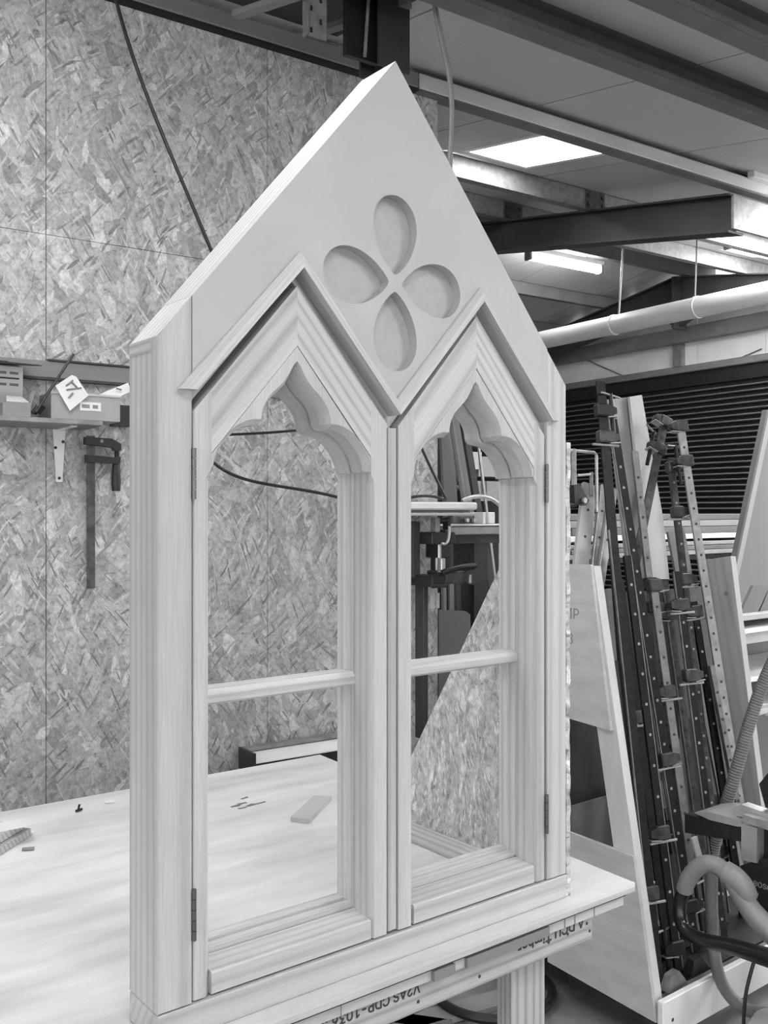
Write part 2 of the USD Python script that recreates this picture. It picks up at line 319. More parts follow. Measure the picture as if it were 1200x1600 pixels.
for (a, b, c, d) in SKY_SEEN_UNSEEN:
    s = struct('window_1'.replace('1', str(1 + SKY_SEEN_UNSEEN.index((a, b, c, d)))))
    obj('roof_light_pane', b2w(sheet(a, b, c, d, .01, .10)), DAY, s)  # unseen ones are placed to light the window, bench, rack and end wall
    fr = [sheet(a - .0, a + .03, c, d, .10, .0), sheet(b - .03, b, c, d, .10, .0), sheet(a + .03, b - .03, c, c + .03, .10), sheet(a + .03, b - .03, d - .03, d, .10)]
    obj('window_frame', b2w(cat(*fr)), CLAD, s)

def purlin(name, y, x0, x1, dep, label, m=PURLIN, wd=0.055, flip=1):
    """Steel C section: web, two flanges and the lower lip."""
    t = thing(name, label, 'beam', None); z1 = zr(y) - .002; z0 = z1 - dep
    obj('web', b2w(bx(x0, x1, y, y + .006, z0, z1)), m, t)
    obj('lower_flange', b2w(cat(bx(x0, x1, y - (wd if flip < 0 else 0), y + (wd if flip > 0 else 0), z0 - .003, z0 + .003), bx(x0, x1, y + flip * wd - .002, y + flip * wd + .002, z0, z0 + .02))), m, t)
    obj('upper_flange', b2w(bx(x0, x1, y - (wd if flip < 0 else 0), y + (wd if flip > 0 else 0), z1 - .006, z1)), m, t)
    return t
purlin('roof_purlin', 1.90, -4, XE, .12, 'dark grey steel roof beam nearest the top right corner', PURLIN, .07, -1)
tb = purlin('roof_purlin', 2.36, -4, XE, .12, 'broad dark grey steel roof beam crossing the top right with a black notch', PURLIN, .075, -1)
q = BY(1078, 128, 2.355); obj('notch', b2w(bx(q[0] - .05, q[0] + .06, 2.352, 2.3595, zr(2.36) - .118, zr(2.36) - .085)), BLACK, tb)
t = purlin('roof_purlin', 4.22, 2.0, XE, .12, 'grey steel roof beam running just beyond the bright skylight', GALVDULL)
t2 = purlin('roof_purlin', 4.98, 2.0, XE, .12, 'short grey roof beam behind the dark rafter, near the gable slope', GALVDULL)
purlin('roof_purlin', 5.60, 2.0, XE, .11, 'grey roof beam just under the ridge, above the hanging strip light', PURLIN)
purlin('roof_purlin', 6.60, 3.0, XE, .11, 'grey roof beam beyond the ridge on the far roof slope', PURLIN)
purlin('roof_purlin', 7.40, 3.0, XE, .11, 'lowest grey roof beam on the far roof slope', PURLIN)
for tt, y in ((t, 4.22), (t2, 4.98)):
    for xx in (4.40, 4.52):
        for dz in (.09, .04): obj('bolt', b2w(cyl((xx, y - .02, zr(y) - dz), (xx, y - .0085, zr(y) - dz), .012)), IRON, tt)
    obj('cleat', b2w(bx(4.38, 4.54, y - .008, y, zr(y) - .118, zr(y) - .01)), IRON, tt)
# long pale rail along the top of the strand board partition and on across the shed
YR = 3.16; XJ = BY(656, 130, YR)[0]
t = thing('top_rail', 'long pale steel rail crossing the shed right of the gable tip', 'beam')
obj('rail', b2w(bx(XJ, XE, YR, YR + .05, 3.272, 3.335, .004)), RAIL, t)
obj('lower_flange', b2w(bx(XJ, XE, YR + .005, YR + .065, 3.262, 3.272)), PURLIN, t)
obj('back_web', b2w(bx(XJ, XE, YR + .045, YR + .055, 3.335, zr(YR + .05) - .002)), PURLIN, t)
t = thing('top_rail', 'grey timber rail capping the strand board wall', 'rail')
obj('rail', b2w(bx(-3, XJ - .006, YR, YR + .05, 3.272, 3.335, .004)), RAILGREY, t)
obj('shadow_bead', b2w(bx(-3, XJ - .006, YR + .005, YR + .06, 3.262, 3.272)), BLACK, t)  # black strip along the underside of the rail
t = thing('junction_box', 'pale cable box with curly wires on the long rail at right edge', 'cable box')
p = BY(1172, 268, YR); obj('box', b2w(bx(p[0] - .03, p[0] + .5, YR - .045, YR - .002, p[2] - .045, p[2] + .012, .004)), RAIL, t)
for k in range(5):
    q = p + (-.05 + .03 * k, .02, .012); obj('wire', b2w(tube([q, q + (.01, -.01, .05), q + (.03, 0, .06), q + (.035, .01, .01)], .006, 6, 12)), GALVDULL, t)
# strand board partition, in sheets
wl = struct('wall_left')
YW = 3.20
xe = BY(684, 600, YW)[0]
seams = [-3.0, BY(72, 600, YW)[0] - 1.22, BY(72, 600, YW)[0], BY(418, 600, YW)[0], xe]
for a, b in zip(seams[:-1], seams[1:]):
    obj('osb_panel', b2w(bx(a + .0012, b - .0012, YW, YW + .018, FZ, 2.442)), OSB_WALL, wl)
    obj('osb_panel', b2w(bx(a + .0012, b - .0012, YW + .0005, YW + .018, 2.444, 3.262)), OSB_WALL, wl)
obj('stud_frame', b2w(cat(*[bx(q, q + .045, YW + .018, YW + .10, FZ, 3.262) for q in (-1.5, -.5, .5, 1.2, 1.9, xe - .05)])), TIMBER_Z, wl)
# dark column and strut tops, modelled as hanging from the roof before the partition
YH = 2.62
t = thing('hanger_post', 'top of a broad dark steel column behind the gable tip, modelled hanging from the roof', 'post')
xa, xb = BY(592, 50, YH)[0], BY(640, 50, YH)[0]; zb_ = BY(616, 108, YH)[2]
obj('front_flange', b2w(bx(xa, xb, YH, YH + .010, zb_, zr(YH) - .003)), RAFTER, t)
obj('web', b2w(bx((xa + xb) / 2 - .005, (xa + xb) / 2 + .005, YH + .010, YH + .11, zb_, zr(YH) - .003)), RAFTER, t)
obj('back_flange', b2w(bx(xa, xb, YH + .11, YH + .12, zb_, zr(YH + .1) - .003)), RAFTER, t)
t = thing('hanger_post', 'black recessed column top left of the broad dark one', 'post')
xa2, xb2 = BY(541, 50, YH + .04)[0], BY(591, 50, YH + .04)[0]; zb_ = BY(565, 92, YH + .04)[2]
obj('post', b2w(bx(xa2, xb2, YH + .04, YH + .06, zb_, zr(YH + .04) - .003)), BLACKPLASTIC, t)
obj('conduit', b2w(tube([(BY(577, 0, YH + .02)[0], YH + .02, zr(YH + .02) - .01), (BY(570, 90, YH + .02)[0], YH + .02, zb_)], .006, 8)), GALVDULL, t)
t = thing('perforated_strut', 'galvanised perforated strut hanging above the wall rail', 'strut')
xa2, xb2 = BY(480, 30, YH)[0], BY(512, 30, YH)[0]; zb_ = BY(496, 58, YH)[2]
obj('channel', b2w(cat(bx(xa2, xb2, YH + .006, YH + .010, zb_, zr(YH) - .003), bx(xa2, xa2 + .005, YH, YH + .03, zb_, zr(YH) - .003))), GALVDULL, t)
for k in range(4): obj('slot', b2w(bx(xa2 + .014 + .034 * (k % 2), xa2 + .022 + .034 * (k % 2), YH + .0045, YH + .006, zb_ + .012 + .034 * k, zb_ + .028 + .034 * k)), BLACK, t)
t = thing('roof_liner', 'dark sheet added under the roof with two bars, above the strand board wall', 'panel')
obj('sheet', b2w(sheet(.45, BY(590, 60, 2.85)[0], 2.46, 3.13, .003, -.005)), RAFTER, t)  # added sheet standing for the dark roof region past the wall
for (p, q) in (((368, 24), (476, -12)), ((496, 50), (640, -8))):
    a_, b_ = (np.array([BY(*e, 2.9)[0], 2.9, 0]) for e in (p, q)); A2, B2 = BY(*p, 2.9), BY(*q, 2.6)
    A2[2] = min(A2[2], zr(A2[1]) - .03); B2[2] = min(B2[2], zr(B2[1]) - .03); obj('bar', b2w(bar(A2, B2, .035, .02, (0, 0, 1))), RAILGREY if p[0] < 400 else PURLIN, t)
t = thing('cable_bunch', 'loose pale cables lying on the wall rail beside the strut', 'cable')
a_, b_, c_ = BY(450, 52, 3.2), BY(505, 60, 3.2), BY(540, 66, 3.2)
for dy in (0, .014): obj('cable', b2w(tube([a_ + (0, dy, 0), b_ + (0, dy, .004 - dy), c_ + (0, dy, -.012 + dy)], .007, 6, 16)), GALVDULL, t)
# portal frames
def rafter(x, y0, y1, dep, label, lite=None):
    t = thing('roof_rafter', label, 'beam')
    def run(z0, z1, xx0, xx1, a, b):
        v = [(q, y, zr(y) - .122 - dz) for q in (xx0, xx1) for (y, dz) in ((a, z1), (a, z0), (b, z0), (b, z1))]
        f = [[0, 1, 2, 3], [7, 6, 5, 4], [0, 4, 5, 1], [1, 5, 6, 2], [2, 6, 7, 3], [3, 7, 4, 0]]
        m = trimesh.Trimesh(v, [q for e in f for q in ([e[0], e[1], e[2]], [e[0], e[2], e[3]])], process=False); m.fix_normals(); return b2w(m)
    segs = [(y0, min(y1, RIDGE))] + ([(RIDGE, y1)] if y1 > RIDGE else [])
    for a, b in segs:
        obj('web', run(dep, 0, x + .03, x + .04, a, b), RAFTER, t)
        obj('flange', cat(run(.012, 0, x - .03, x + .10, a, b), run(dep, dep - .012, x - .03, x + .10, a, b)), RAFTER, t)
    return t
t = rafter(4.45, 3.22, 8.2, .21, 'black roof rafter sloping across the shed below the skylight')
obj('end_plate', b2w(bx(4.44, 4.95, 3.20, 3.215, 3.06, 3.24)), GALVDULL, t)
t = rafter(7.12, 3.0, 9.0, .24, 'far dark roof rafter meeting the ridge by the end wall')
obj('haunch', b2w(prismx([(RIDGE - .5, zr(RIDGE) - .36), (RIDGE, zr(RIDGE) - .58), (RIDGE + .5, zr(RIDGE) - .36)], 7.13, 7.19)), RAFTER, t)
obj('ridge_plate', b2w(bx(7.06, 7.24, RIDGE - .012, RIDGE + .012, zr(RIDGE) - .6, zr(RIDGE) - .13)), RAFTER, t)
# end wall with the roller shutter
we = struct('wall_right')
ww = struct('wall_west')  # unseen west wall, placed to cut light from the left, partly open
for k in range(4, 10): obj('cladding_panel', b2w(bx(-5.0, -4.95, -3.2 + k * 1.2 + .004, -3.2 + k * 1.2 + 1.196, FZ, 3.0 if k % 9 else 2.35)), WALLDARK, ww)
sy0, sy1, sz = 2.9, BX(862, 620, XE)[1], 2.86
for k in range(10):
    y0 = 2.2 + .72 * k
    if y0 < sy1 + .1: obj('cladding_panel', b2w(bx(XE, XE + .05, y0 + .004, y0 + .716, sz + .07, min(zr(y0), zr(y0 + .72)) - .002)), CLAD, we)
    else: obj('cladding_panel', b2w(bx(XE, XE + .05, y0 + .004, y0 + .716, FZ, min(zr(y0), zr(y0 + .72)) - .002)), CLAD, we)
obj('lintel', b2w(bx(XE - .05, XE + .03, sy0 - .2, sy1 + .05, sz, sz + .065, .006)), RAILGREY, we)
obj('gable_rail', b2w(bx(XE - .10, XE - .02, 2.5, BX(868, 560, XE)[1], 3.14, 3.28, .006)), RAILGREY, we)
yq = BX(1064, 585, XE)[1]; obj('gable_post', b2w(bx(XE - .06, XE - .002, yq - .05, yq + .05, sz + .066, 3.14)), GALVDULL, we)
obj('corner_post', b2w(bx(XE - .10, XE + .02, sy1 + .06, sy1 + .22, FZ, 3.3)), RAFTER, we)
for (pa, pb) in (((918, 563), (980, 590)), ((1190, 545), (1120, 575))):
    obj('brace', b2w(tube([BX(*pa, XE - .012), BX(*pb, XE - .012)], .006, 6)), GALVDULL, we)
dr = struct('door_1')
obj('curtain_back', b2w(bx(XE + .02, XE + .03, sy0, sy1, FZ, sz)), BLACK, dr)  # black sheet stands for the dark between the slat highlights
PR = [(-.006, 0), (-.014, .004), (-.016, .009), (-.012, .015), (.0, .018), (.008, .018), (.008, 0)]  # narrow lips stand for the bright highlights along the slats
z = sz - .19
while z > FZ + .03:
    obj("slat", b2w(trimesh.convex.convex_hull(np.array([(XE + a, y, z + b) for y in (sy0, sy1) for a, b in PR]))), SLAT, dr)
    z -= .0527
obj('drum_cover', b2w(bx(XE - .01, XE + .018, sy0, sy1, sz - .13, sz - .002)), BLACKPLASTIC, dr)
obj('guide', b2w(bx(XE - .03, XE + .018, sy1, sy1 + .05, FZ, sz)), DARKSTEEL, dr)
# unseen wall behind the lens, placed to dim pane reflections; left side open
wf = struct('wall_front')
for k in range(6): obj('cladding_panel', b2w(bx(2.6 + .9 * k + .004, 2.6 + .9 * k + .896, -3.25, -3.2, FZ, zr(-3.2))), WALLDARK, wf)
# back wall beyond the partition
wb = tag(obj('wall_back', b2w(bx(-3, XE, 8.9, 9.0, FZ, 3.4)), WALLDARK), kind='structure')
# duct with its rings and hanger
t = thing('ventilation_duct', 'white round duct hung across the shed above the shutter', 'duct')
XD = 5.95; pa, pb = BX(800, 543, XD), (XD, -3.15); zc = 3.065
obj('pipe', b2w(cyl((XD, pa[1] + .3, zc), (XD, pb[1], zc), .078, 32)), WHITEPIPE, t)
for px in (960, 1090):
    q = BX(px, 500, XD); obj('ring', b2w(cyl((XD, q[1] - .012, zc), (XD, q[1] + .012, zc), .084, 32)), WHITEPIPE, t)
q = BX(967, 500, XD); obj('hanger_rod', b2w(tube([(XD, q[1], zc + .08), (XD, q[1] - .05, zr(q[1] - .05) - .004)], .009, 8)), GALV, t)
for yy in (1.2, -1.6): obj('hanger_rod', b2w(tube([(XD, yy, zc + .08), (XD, yy, zr(yy) - .002)], .006, 8)), GALVDULL, t) if zr(yy) > zc + .1 else None
q = BX(1086, 470, XD); obj('hanger_rod', b2w(tube([(XD, q[1], zc + .08), (XD, q[1] - .02, zr(q[1] - .02) - .004)], .006, 8)), GALVDULL, t)
# strip lights
def strip(x0, x1, y, z, label, group=None):
    t = thing('strip_light', label, 'strip light', group)
    obj('body', b2w(bx(x0 - .03, x1 + .03, y - .035, y + .035, z + .03, z + .075, .006)), CLAD, t)
    obj('diffuser', b2w(cat(cyl((x0, y, z), (x1, y, z), .034, 16))), LIT, t)
    for q in (x0 - .005, x1 + .005): obj('end_cap', b2w(bx(q - .014, q + .014, y - .038, y + .038, z - .036, z + .045, .006)), GREYPLASTIC, t)
    for q in (x0 + .15, x1 - .15): obj('hanger', b2w(cyl((q, y, z + .075), (q, y, zr(y) - .002), .004, 6)), GALVDULL, t)
a = BY(822, 402, 5.85); b = BY(940, 420, 5.85); strip(a[0] + .03, b[0] - .03, 5.85, (a[2] + b[2]) / 2, 'glowing strip light hung below the dark rafter, whole length in view')
a = BY(1135, 377, 4.45); strip(a[0] + .03, a[0] + 1.2, 4.45, a[2] - .02, 'glowing strip light at the right edge above the duct')
a = BY(748, 278, 4.55); strip(a[0] - 1.25, a[0] - .04, 4.55, a[2], 'glowing strip light whose end peeps past the right gable slope')
strip(-0.3, 0.9, 1.75, 2.9, 'strip light out of view, placed over the bench to light it')  # unseen lamp, placed to light the bench from above
strip(4.9, 6.1, 2.8, 3.1, 'strip light out of view at right, placed to light the end wall, nearer of two')  # this lamp and the next are unseen, placed to brighten the end wall
strip(5.6, 6.8, 1.9, 2.95, 'strip light out of view at right, placed to light the end wall, farther of two')
# hanging cables
def hang(label, pts, r, m, n=60, cat_='cable'): return tag(obj('hanging_cable', tube(pts, r, 8, n), m), label, cat_)
yc = 3.05
hang('thin black cable falling diagonally down the strand board wall', [w(BY(180, -6, yc)), w(BY(215, 110, yc)), w(BY(262, 230, yc)), w(BY(300, 320, yc)), w(BY(340, 415, yc)), w(BY(396, 560, yc))], .0062, BLACKPLASTIC)
hang('grey conduit cable hanging past the right gable slope from the roof', [w(BY(678, -8, 2.44)), w(BY(690, 62, 2.44)), w(BY(703, 125, 2.44)), w(BY(706, 180, 2.44)), w(BY(703, 300, 2.44))], .0085, GREYPLASTIC)
hang('black cable drooping behind the left casement below the arch', [w(BY(318, 705, 3.14)), w(BY(340, 728, 3.14)), w(BY(420, 757, 3.14)), w(BY(528, 777, 3.14)), w(BY(600, 790, 3.14)), w(BY(640, 778, 3.14)), w(BY(668, 775, 3.14)), w(BY(697, 781, 3.14))], .0058, BLACKPLASTIC)
hang('upper black cable crossing behind the left arched light', [w(BY(338, 680, 3.14)), w(BY(360, 679, 3.14)), w(BY(420, 676, 3.14)), w(BY(480, 671, 3.14)), w(BY(560, 662, 3.14))], .0048, BLACKPLASTIC)
tag(obj('wall_joint_strip', b2w(bx(BY(412, 619, 3.19)[0], BY(500, 622, 3.19)[0], 3.185, 3.199, BY(440, 620, 3.19)[2] - .006, BY(440, 620, 3.19)[2] + .006)), RAILGREY), 'thin dark batten on the wall high behind the left arch', 'batten')
hang('black cable slanting down behind the right casement', [w(BY(655, 690, 3.12)), w(BY(660, 702, 3.12)), w(BY(680, 745, 3.12)), w(BY(697, 779, 3.12))], .0062, BLACKPLASTIC)
# ------------------------------------------------------------------ the bench
BZ = 0.75
t = thing('workbench', 'large pale plywood workbench that the gothic window stands on', 'workbench')
out = [(-.45, 1.290), (1.686, 1.277), (1.769, 2.587), (-.45, 2.640)]
obj('bench_top', prismz(out, BZ - .018, BZ), BENCH, t)
P0, P1 = np.array([-.45, 1.2898, BZ - .0125]), np.array([1.685, 1.2768, BZ - .0125])
obj('edge_ply', bar(P0, P1, .0009, .009, (0, 0, 1)), PLY_EDGE, t); obj('joint_line', bar(P0 + (.01, .0045, -.0065), P1 + (-.03, .0045, -.0065), .009, .0014, (0, 0, 1)), INK, t)
inn = [(-.44, 1.300), (1.655, 1.284), (1.74, 2.575), (-.44, 2.62)]
obj('under_layer', prismz(inn, BZ - .042, BZ - .0195), PLY_EDGE, t)
obj('packing_strip', bx(1.20, 1.42, 1.279, 1.289, BZ - .0415, BZ - .0235), INKGREY, t); obj('packing_strip', bx(1.12, 1.17, 1.279, 1.289, BZ - .0415, BZ - .0235), INKGREY, t)
fr = obj('front_rail', cat(bx(-.40, 1.575, 1.300, 1.342, .652, .7075, .003)), TIMBER_X, t)
obj('back_rail', bx(-.40, 1.66, 2.50, 2.545, .62, .7075, .003), TIMBER_X, t)
obj('end_rail', bx(1.53, 1.575, 1.345, 2.50, .62, .7075, .003), TIMBER_X, t); obj('end_rail', bx(-.40, -.355, 1.345, 2.50, .62, .7075, .003), TIMBER_X, t)
for (x, y) in ((1.381, 1.3425), (-.30, 1.3425), (1.43, 2.455), (-.30, 2.455)):
    obj('leg', bx(x, x + .097, y, y + .045, FZ, .706, .003), TIMBER_Z, t)
obj('foot_brace', bx(1.381, 1.42, 1.39, 2.455, .12, .19, .003), TIMBER_X, t)
up, rt = (0, 0, -1), (-1, 0, 0)             # the bearer went in upside down, so its stamps read the wrong way up
obj('stamp', textm('A DCU Timber', .021, (1.548, 1.2998, .7065), rt, up, .0006, True), INK, fr)
obj('stamp', textm('V2AS CDP-1036 55-UKFC', .017, (1.105, 1.2998, .7045), rt, up, .0006, True), INK, fr)
for (x, z) in ((1.556, .690), (1.497, .684), (1.44, .683), (1.25, .672), (1.10, .672), (1.565, .672)):
    obj('nail_hole', cyl((x, 1.2992, z), (x, 1.301, z), .0032, 10), INK, fr)
for x in (.92, 1.155, 1.41, 1.47, 1.5, 1.56): obj('seam', bx(x, x + .0012, 1.2832, 1.2845, BZ - .041, BZ - .0205), INKGREY, t)

# ------------------------------------------------------------------ the gothic window
OX, OY, OZ = 1.062, 1.317, 0.75
S = (OX, OY, OZ)
win = thing('gothic_window', 'large pale pine gothic window with two pointed casements and quatrefoil gable, standing on bench', 'window')
def wo(name, m, mt, parent=win, smooth=32): return obj(name, m, mt, parent, smooth, shift=S)
D = .10; TAN = 0.535 / 0.45
zt = lambda x: 1.05 + (0.45 - abs(x)) * TAN
wo('jamb', chprism([(-.45, .048), (-.394, .048), (-.394, zt(.394)), (-.45, 1.05)], 0, D), PINE_Z)
wo('jamb', chprism([(.45, .048), (.394, .048), (.394, zt(.394)), (.45, 1.05)], 0, D), PINE_Z)
wo('sill', bx(-.4505, .4505, -.002, D, 0, .0465, .002), PINE_X)
wo('tenon', bx(-.4512, -.44, .024, D - .002, 1.030, 1.050), PINE_Y)
# hood line: low edge zigzags from tip to peak to valley
HB = .960; HS = (1.186 - .960) / .2025
hz = lambda x: HB + HS * (.2025 - abs(abs(x) - .2025))
low = [(-.394, hz(.394)), (-.2025, 1.186), (0, HB), (.2025, 1.186), (.394, hz(.394))]
gable = Polygon([(-.3935, hz(.394)), (-.2025, 1.186), (0, HB), (.2025, 1.186), (.3935, hz(.394)), (.3935, zt(.3935)), (0, zt(0)), (-.3935, zt(.3935))])
def petal(ang, r0=.015, r1=.155, wd=.049):
    th = np.linspace(0, math.pi, 40); r = r1 - (r1 - r0) * (1 - np.cos(th)) / 2
    h = np.sin(th) * np.cos(th / 2) ** .55; h = h / h.max() * wd
    a = np.r_[r, r[-2:0:-1]]; b = np.r_[h, -h[-2:0:-1]]; c, s = math.cos(ang), math.sin(ang)
    return Polygon(np.c_[a * c - b * s, 1.193 + a * s + b * c]).buffer(0)
cut = gable
for k in range(4): cut = cut.difference(petal(k * H))
wo('gable_board', prism(cut, 0, .0205), MDF, smooth=25)
wo('quatrefoil_back', prism(Polygon([(-.19, 1.193), (0, 1.0), (.19, 1.193), (0, 1.39)]), .0208, .030), MDF_BACK)
# the two sloping frame members behind the board
for s in (-1, 1):
    q = .055 / math.cos(math.atan(TAN))
    pts = [(s * .393, zt(.393)), (0, zt(0)), (0, zt(0) - q), (s * .393, zt(.393) - q)]
    wo('roof_member', prism(pts if s < 0 else pts[::-1], .021 if s else 0, D), PINE_L if s < 0 else PINE_R)
# hood mouldings: a weathered strip over each arch, mitred
HW, HP = .0285, .016
def hood(x0, x1, mt):
    """From x0 (low end) to x1 (peak); outer line stands HW above the inner one."""
    s = 1 if x1 > x0 else -1; P = []
    low0, low1 = (x0, hz(x0)), (x1, hz(x1))
    if abs(x0) < .01: up0 = (x0, hz(x0) + HW)
    else: up0 = (x0 - s * .0, hz(x0) + HW)
    up1 = (x1, hz(x1) + HW)
    ch = .008
    if abs(x0) > .01:     # level cut at the outer tips
        low0 = (x0 + s * .012, hz(x0 + s * .012)); zc_ = low0[1]; up0 = (x0 + s * .012 - s * HW / HS, zc_)
    sec = [(0.0, 0.0), (-HP, 0.0), (-HP, .62), (-.006, 1.0), (0.0, 1.0)]
    V = []
    for lo_, hi_ in ((low0, up0), (low1, up1)):
        for (y, f) in sec: V.append((lo_[0] + (hi_[0] - lo_[0]) * f, y, lo_[1] + (hi_[1] - lo_[1]) * f))
    return trimesh.convex.convex_hull(np.array(V))
for x0, x1 in ((-.405, -.2025), (0, -.2025), (0, .2025), (.405, .2025)):
    wo('hood_moulding', hood(x0, x1, None), PRIMED if x1 > x0 else PRIMED_R)
# underside lining of each arch (rebate that the casement closes against)
def strip2(a, b, th, y0, y1):
    a, b = np.array(a), np.array(b); return prism(Polygon([a, b, b + (0, th), a + (0, th)]), y0, y1)
for a, b in (((-.394, .945), (-.2025, 1.168)), ((-.2025, 1.168), (0.0, .932)), ((0.0, .932), (.2025, 1.168)), ((.2025, 1.168), (.394, .945))):
    wo('arch_lining', strip2((a[0], a[1] + .004), (b[0], b[1] + .004), .03, .0225, D), PINE_L if b[1] > a[1] else PINE_R)
wo('sill_stop', bx(-.3935, .3935, .058, D - .002, .0468, .066), PINE_X)  # unseen stop behind the sash, placed to keep the gap dark
for s in (-1, 1): wo('jamb_stop', bx(s * .3935, s * .377, .058, D - .002, .066, .94), PINE_Z)  # unseen too, closing off light behind the side gaps
wo('mullion', bx(-.020, .018, .060, D, .0465, .955), PINE_Z)
wo('mullion_bead', cat(chprism([(-.0125, .052), (.0055, .052), (.0055, .938), (-.0125, .938)], .001, .058, .004)), PINE_Z)

def sash(xo0, xo1, xa, hinge):
    """A casement between xo0 and xo1 with its point over xa; hinge -1 left, 1 right."""
    sa = empty('sash', win)
    def so(name, m, mt, smooth=32): return obj(name, m, mt, sa, smooth, shift=S)
    Y0, Y1 = .004, .054; z0, zs, zp = .0492, .943, 1.160
    sl = (zp - zs) / (xa - xo0); edge = lambda x: zp - sl * abs(x - xa)
    pf = {-1: .021, 1: .029} if hinge < 0 else {-1: .029, 1: .021}
    pw = {-1: .031, 1: .036} if hinge < 0 else {-1: .036, 1: .031}
    inner = {}
    for s in (-1, 1):
        xo = xo0 if s < 0 else xo1; f, w_ = xo - s * pf[s], xo - s * pw[s]; inner[s] = w_
        zc_ = .842
        lowp = []
        for z in (z0, zc_):
            c = .0015
            for (x, y) in ((xo, Y0 + c), (xo - s * c, Y0), (f, Y0), (w_, Y0 + .012), (w_, Y1), (xo, Y1)): lowp.append((x, y, z))
        a = trimesh.convex.convex_hull(np.array(lowp))
        up = []
        for (x, y) in ((xo, Y0 + .0015), (xo - s * .0015, Y0), (w_, Y0), (w_, Y1), (xo, Y1)): up += [(x, y, zc_ + .014), (x, y, edge(x))]
        b = trimesh.convex.convex_hull(np.array(up))
        st = []
        for (x, y) in ((xo, Y0 + .0015), (xo - s * .0015, Y0), (f, Y0), (w_, Y0 + .012), (w_, Y1), (xo, Y1)): st.append((x, y, zc_))
        for (x, y) in ((xo, Y0 + .0015), (xo - s * .0015, Y0), (w_, Y0), (w_, Y1), (xo, Y1)): st.append((x, y, zc_ + .014))
        so('stile', cat(a, b, trimesh.convex.convex_hull(np.array(st))), PINE_Z, 20)
    xl, xr = inner[-1], inner[1]
    # bottom rail with weathered top
    V = [(x, y, z) for x in (xl, xr) for (y, z) in ((Y0 + .0015, z0), (Y0, z0 + .0015), (Y0, .0815), (Y0 + .003, .0838), (Y1, .0885), (Y1, z0))]
    so('bottom_rail', trimesh.convex.convex_hull(np.array(V)), PINE_X, 20)
    # pointed head: two mitred boards
    zi = zp - .098; sli = 1.160
    for s in (-1, 1):
        x = inner[s]; pts = [(x, edge(x) - .0005), (xa, zp), (xa, zi), (x, zi - sli * abs(x - xa))]
        so('head_board', prism(pts if s < 0 else pts[::-1], Y0, Y1), PINE_L if s < 0 else PINE_R)
    # cusped tracery panel in the head
    prof = [(0, 1.037), (.006, 1.031), (.014, 1.017), (.023, 1.004), (.034, .993), (.046, .983), (.055, .973), (.062, .962), (.066, .951), (.068, .939), (.070, .9375), (.080, .9375), (.095, .934), (.112, .926), (.125, .915), (.136, .903), (.145, .890), (.151, .876), (.155, .860)]
    zb = .858
    def trac(gr, y0, y1):
        outl = Polygon([(xl, zb), (xl, zi - sli * abs(xl - xa)), (xa, zi), (xr, zi - sli * abs(xr - xa)), (xr, zb)])
        hole = Polygon([(xa + dx, z) for dx, z in prof] + [(xa + .155, .5), (xa - .155, .5)] + [(xa - dx, z) for dx, z in prof[::-1]])
        return outl.difference(hole.buffer(0).buffer(-gr))
    P = np.array(prof); tg = np.gradient(P, axis=0); nr = np.c_[tg[:, 1], -tg[:, 0]]; nr /= np.linalg.norm(nr, axis=1, keepdims=True)
    nr *= np.where(nr @ np.array([-1, -1.0]) < 0, -1, 1)[:, None]; nr[-1] = (-1, 0); nr[0] = (0, -1.2)
    dep = .009; G = P + nr * dep; G[:, 0] = np.maximum(G[:, 0], 0); G[0, 0] = 0
    for s in (-1, 1):
        xi = inner[s]; wd = abs(xi - xa)
        outer = [(wd - .0005, zb), (wd - .0005, zi - sli * wd - .0012), (0, zi - .0012)]
        F = np.array([(xa + s * x, z) for x, z in list(P) + outer]); Bk = np.array([(xa + s * x, z) for x, z in list(G) + outer]); n_ = len(F)
        if s * (F[len(P) - 1, 0] - xi) > -.0008: F[len(P) - 1, 0] = xi - s * .0008
        import mapbox_earcut
        V, T_ = [], []
        for k, (Q, y) in enumerate(((F, Y0 + .001), (Bk, Y0 + .016), (Bk, Y1))): V += [(x, y, z) for x, z in Q]
        tf = mapbox_earcut.triangulate_float64(F, np.array([n_], np.uint32)).reshape(-1, 3); tb_ = mapbox_earcut.triangulate_float64(Bk, np.array([n_], np.uint32)).reshape(-1, 3)
        T_ += [list(q) for q in tf] + [[a + 2 * n_, c_ + 2 * n_, b + 2 * n_] for a, b, c_ in tb_]
        for lay in (0, n_):
            for j in range(n_):
                a, b = j + lay, (j + 1) % n_ + lay; T_ += [[a, b, b + n_], [a, b + n_, a + n_]]
        m = trimesh.Trimesh(V, T_, process=False); m.fix_normals(); so('tracery_panel', m, TRACERY, 28)
    # glazing beads behind
    gb = trac(.013, 0, 0).buffer(-.0002); gs = [q for q in getattr(gb, 'geoms', [gb]) if q.area > 1e-5]
    so('glazing_bead', cat(*[prism(q, .0585, .096) for q in gs]), TRACERY, 30)
    for s in (-1, 1):
        x = inner[s]; a = x - s * .002; b = x - s * .006
        so('glazing_bead', cat(bx(min(x + s * .012, a), max(x + s * .012, a), .0545, .074, .09, zb), bx(min(x + s * .012, b), max(x + s * .012, b), .074, .096, .09, zb)), PINE_Z)
    so('glazing_bead', cat(bx(xl - .001, xr + .001, .0575, .076, .0700, .0975, .0015), bx(xl, xr, .076, .098, .07, .1035, .0015)), PINE_X)
    V = [(x, y, z) for x in (xl, xr) for (y, z) in ((.050, .487), (.050, .499), (.056, .508), (.092, .508), (.092, .483), (.055, .483))]
    so('glazing_bar', trimesh.convex.convex_hull(np.array(V)), PINE_X, 20)
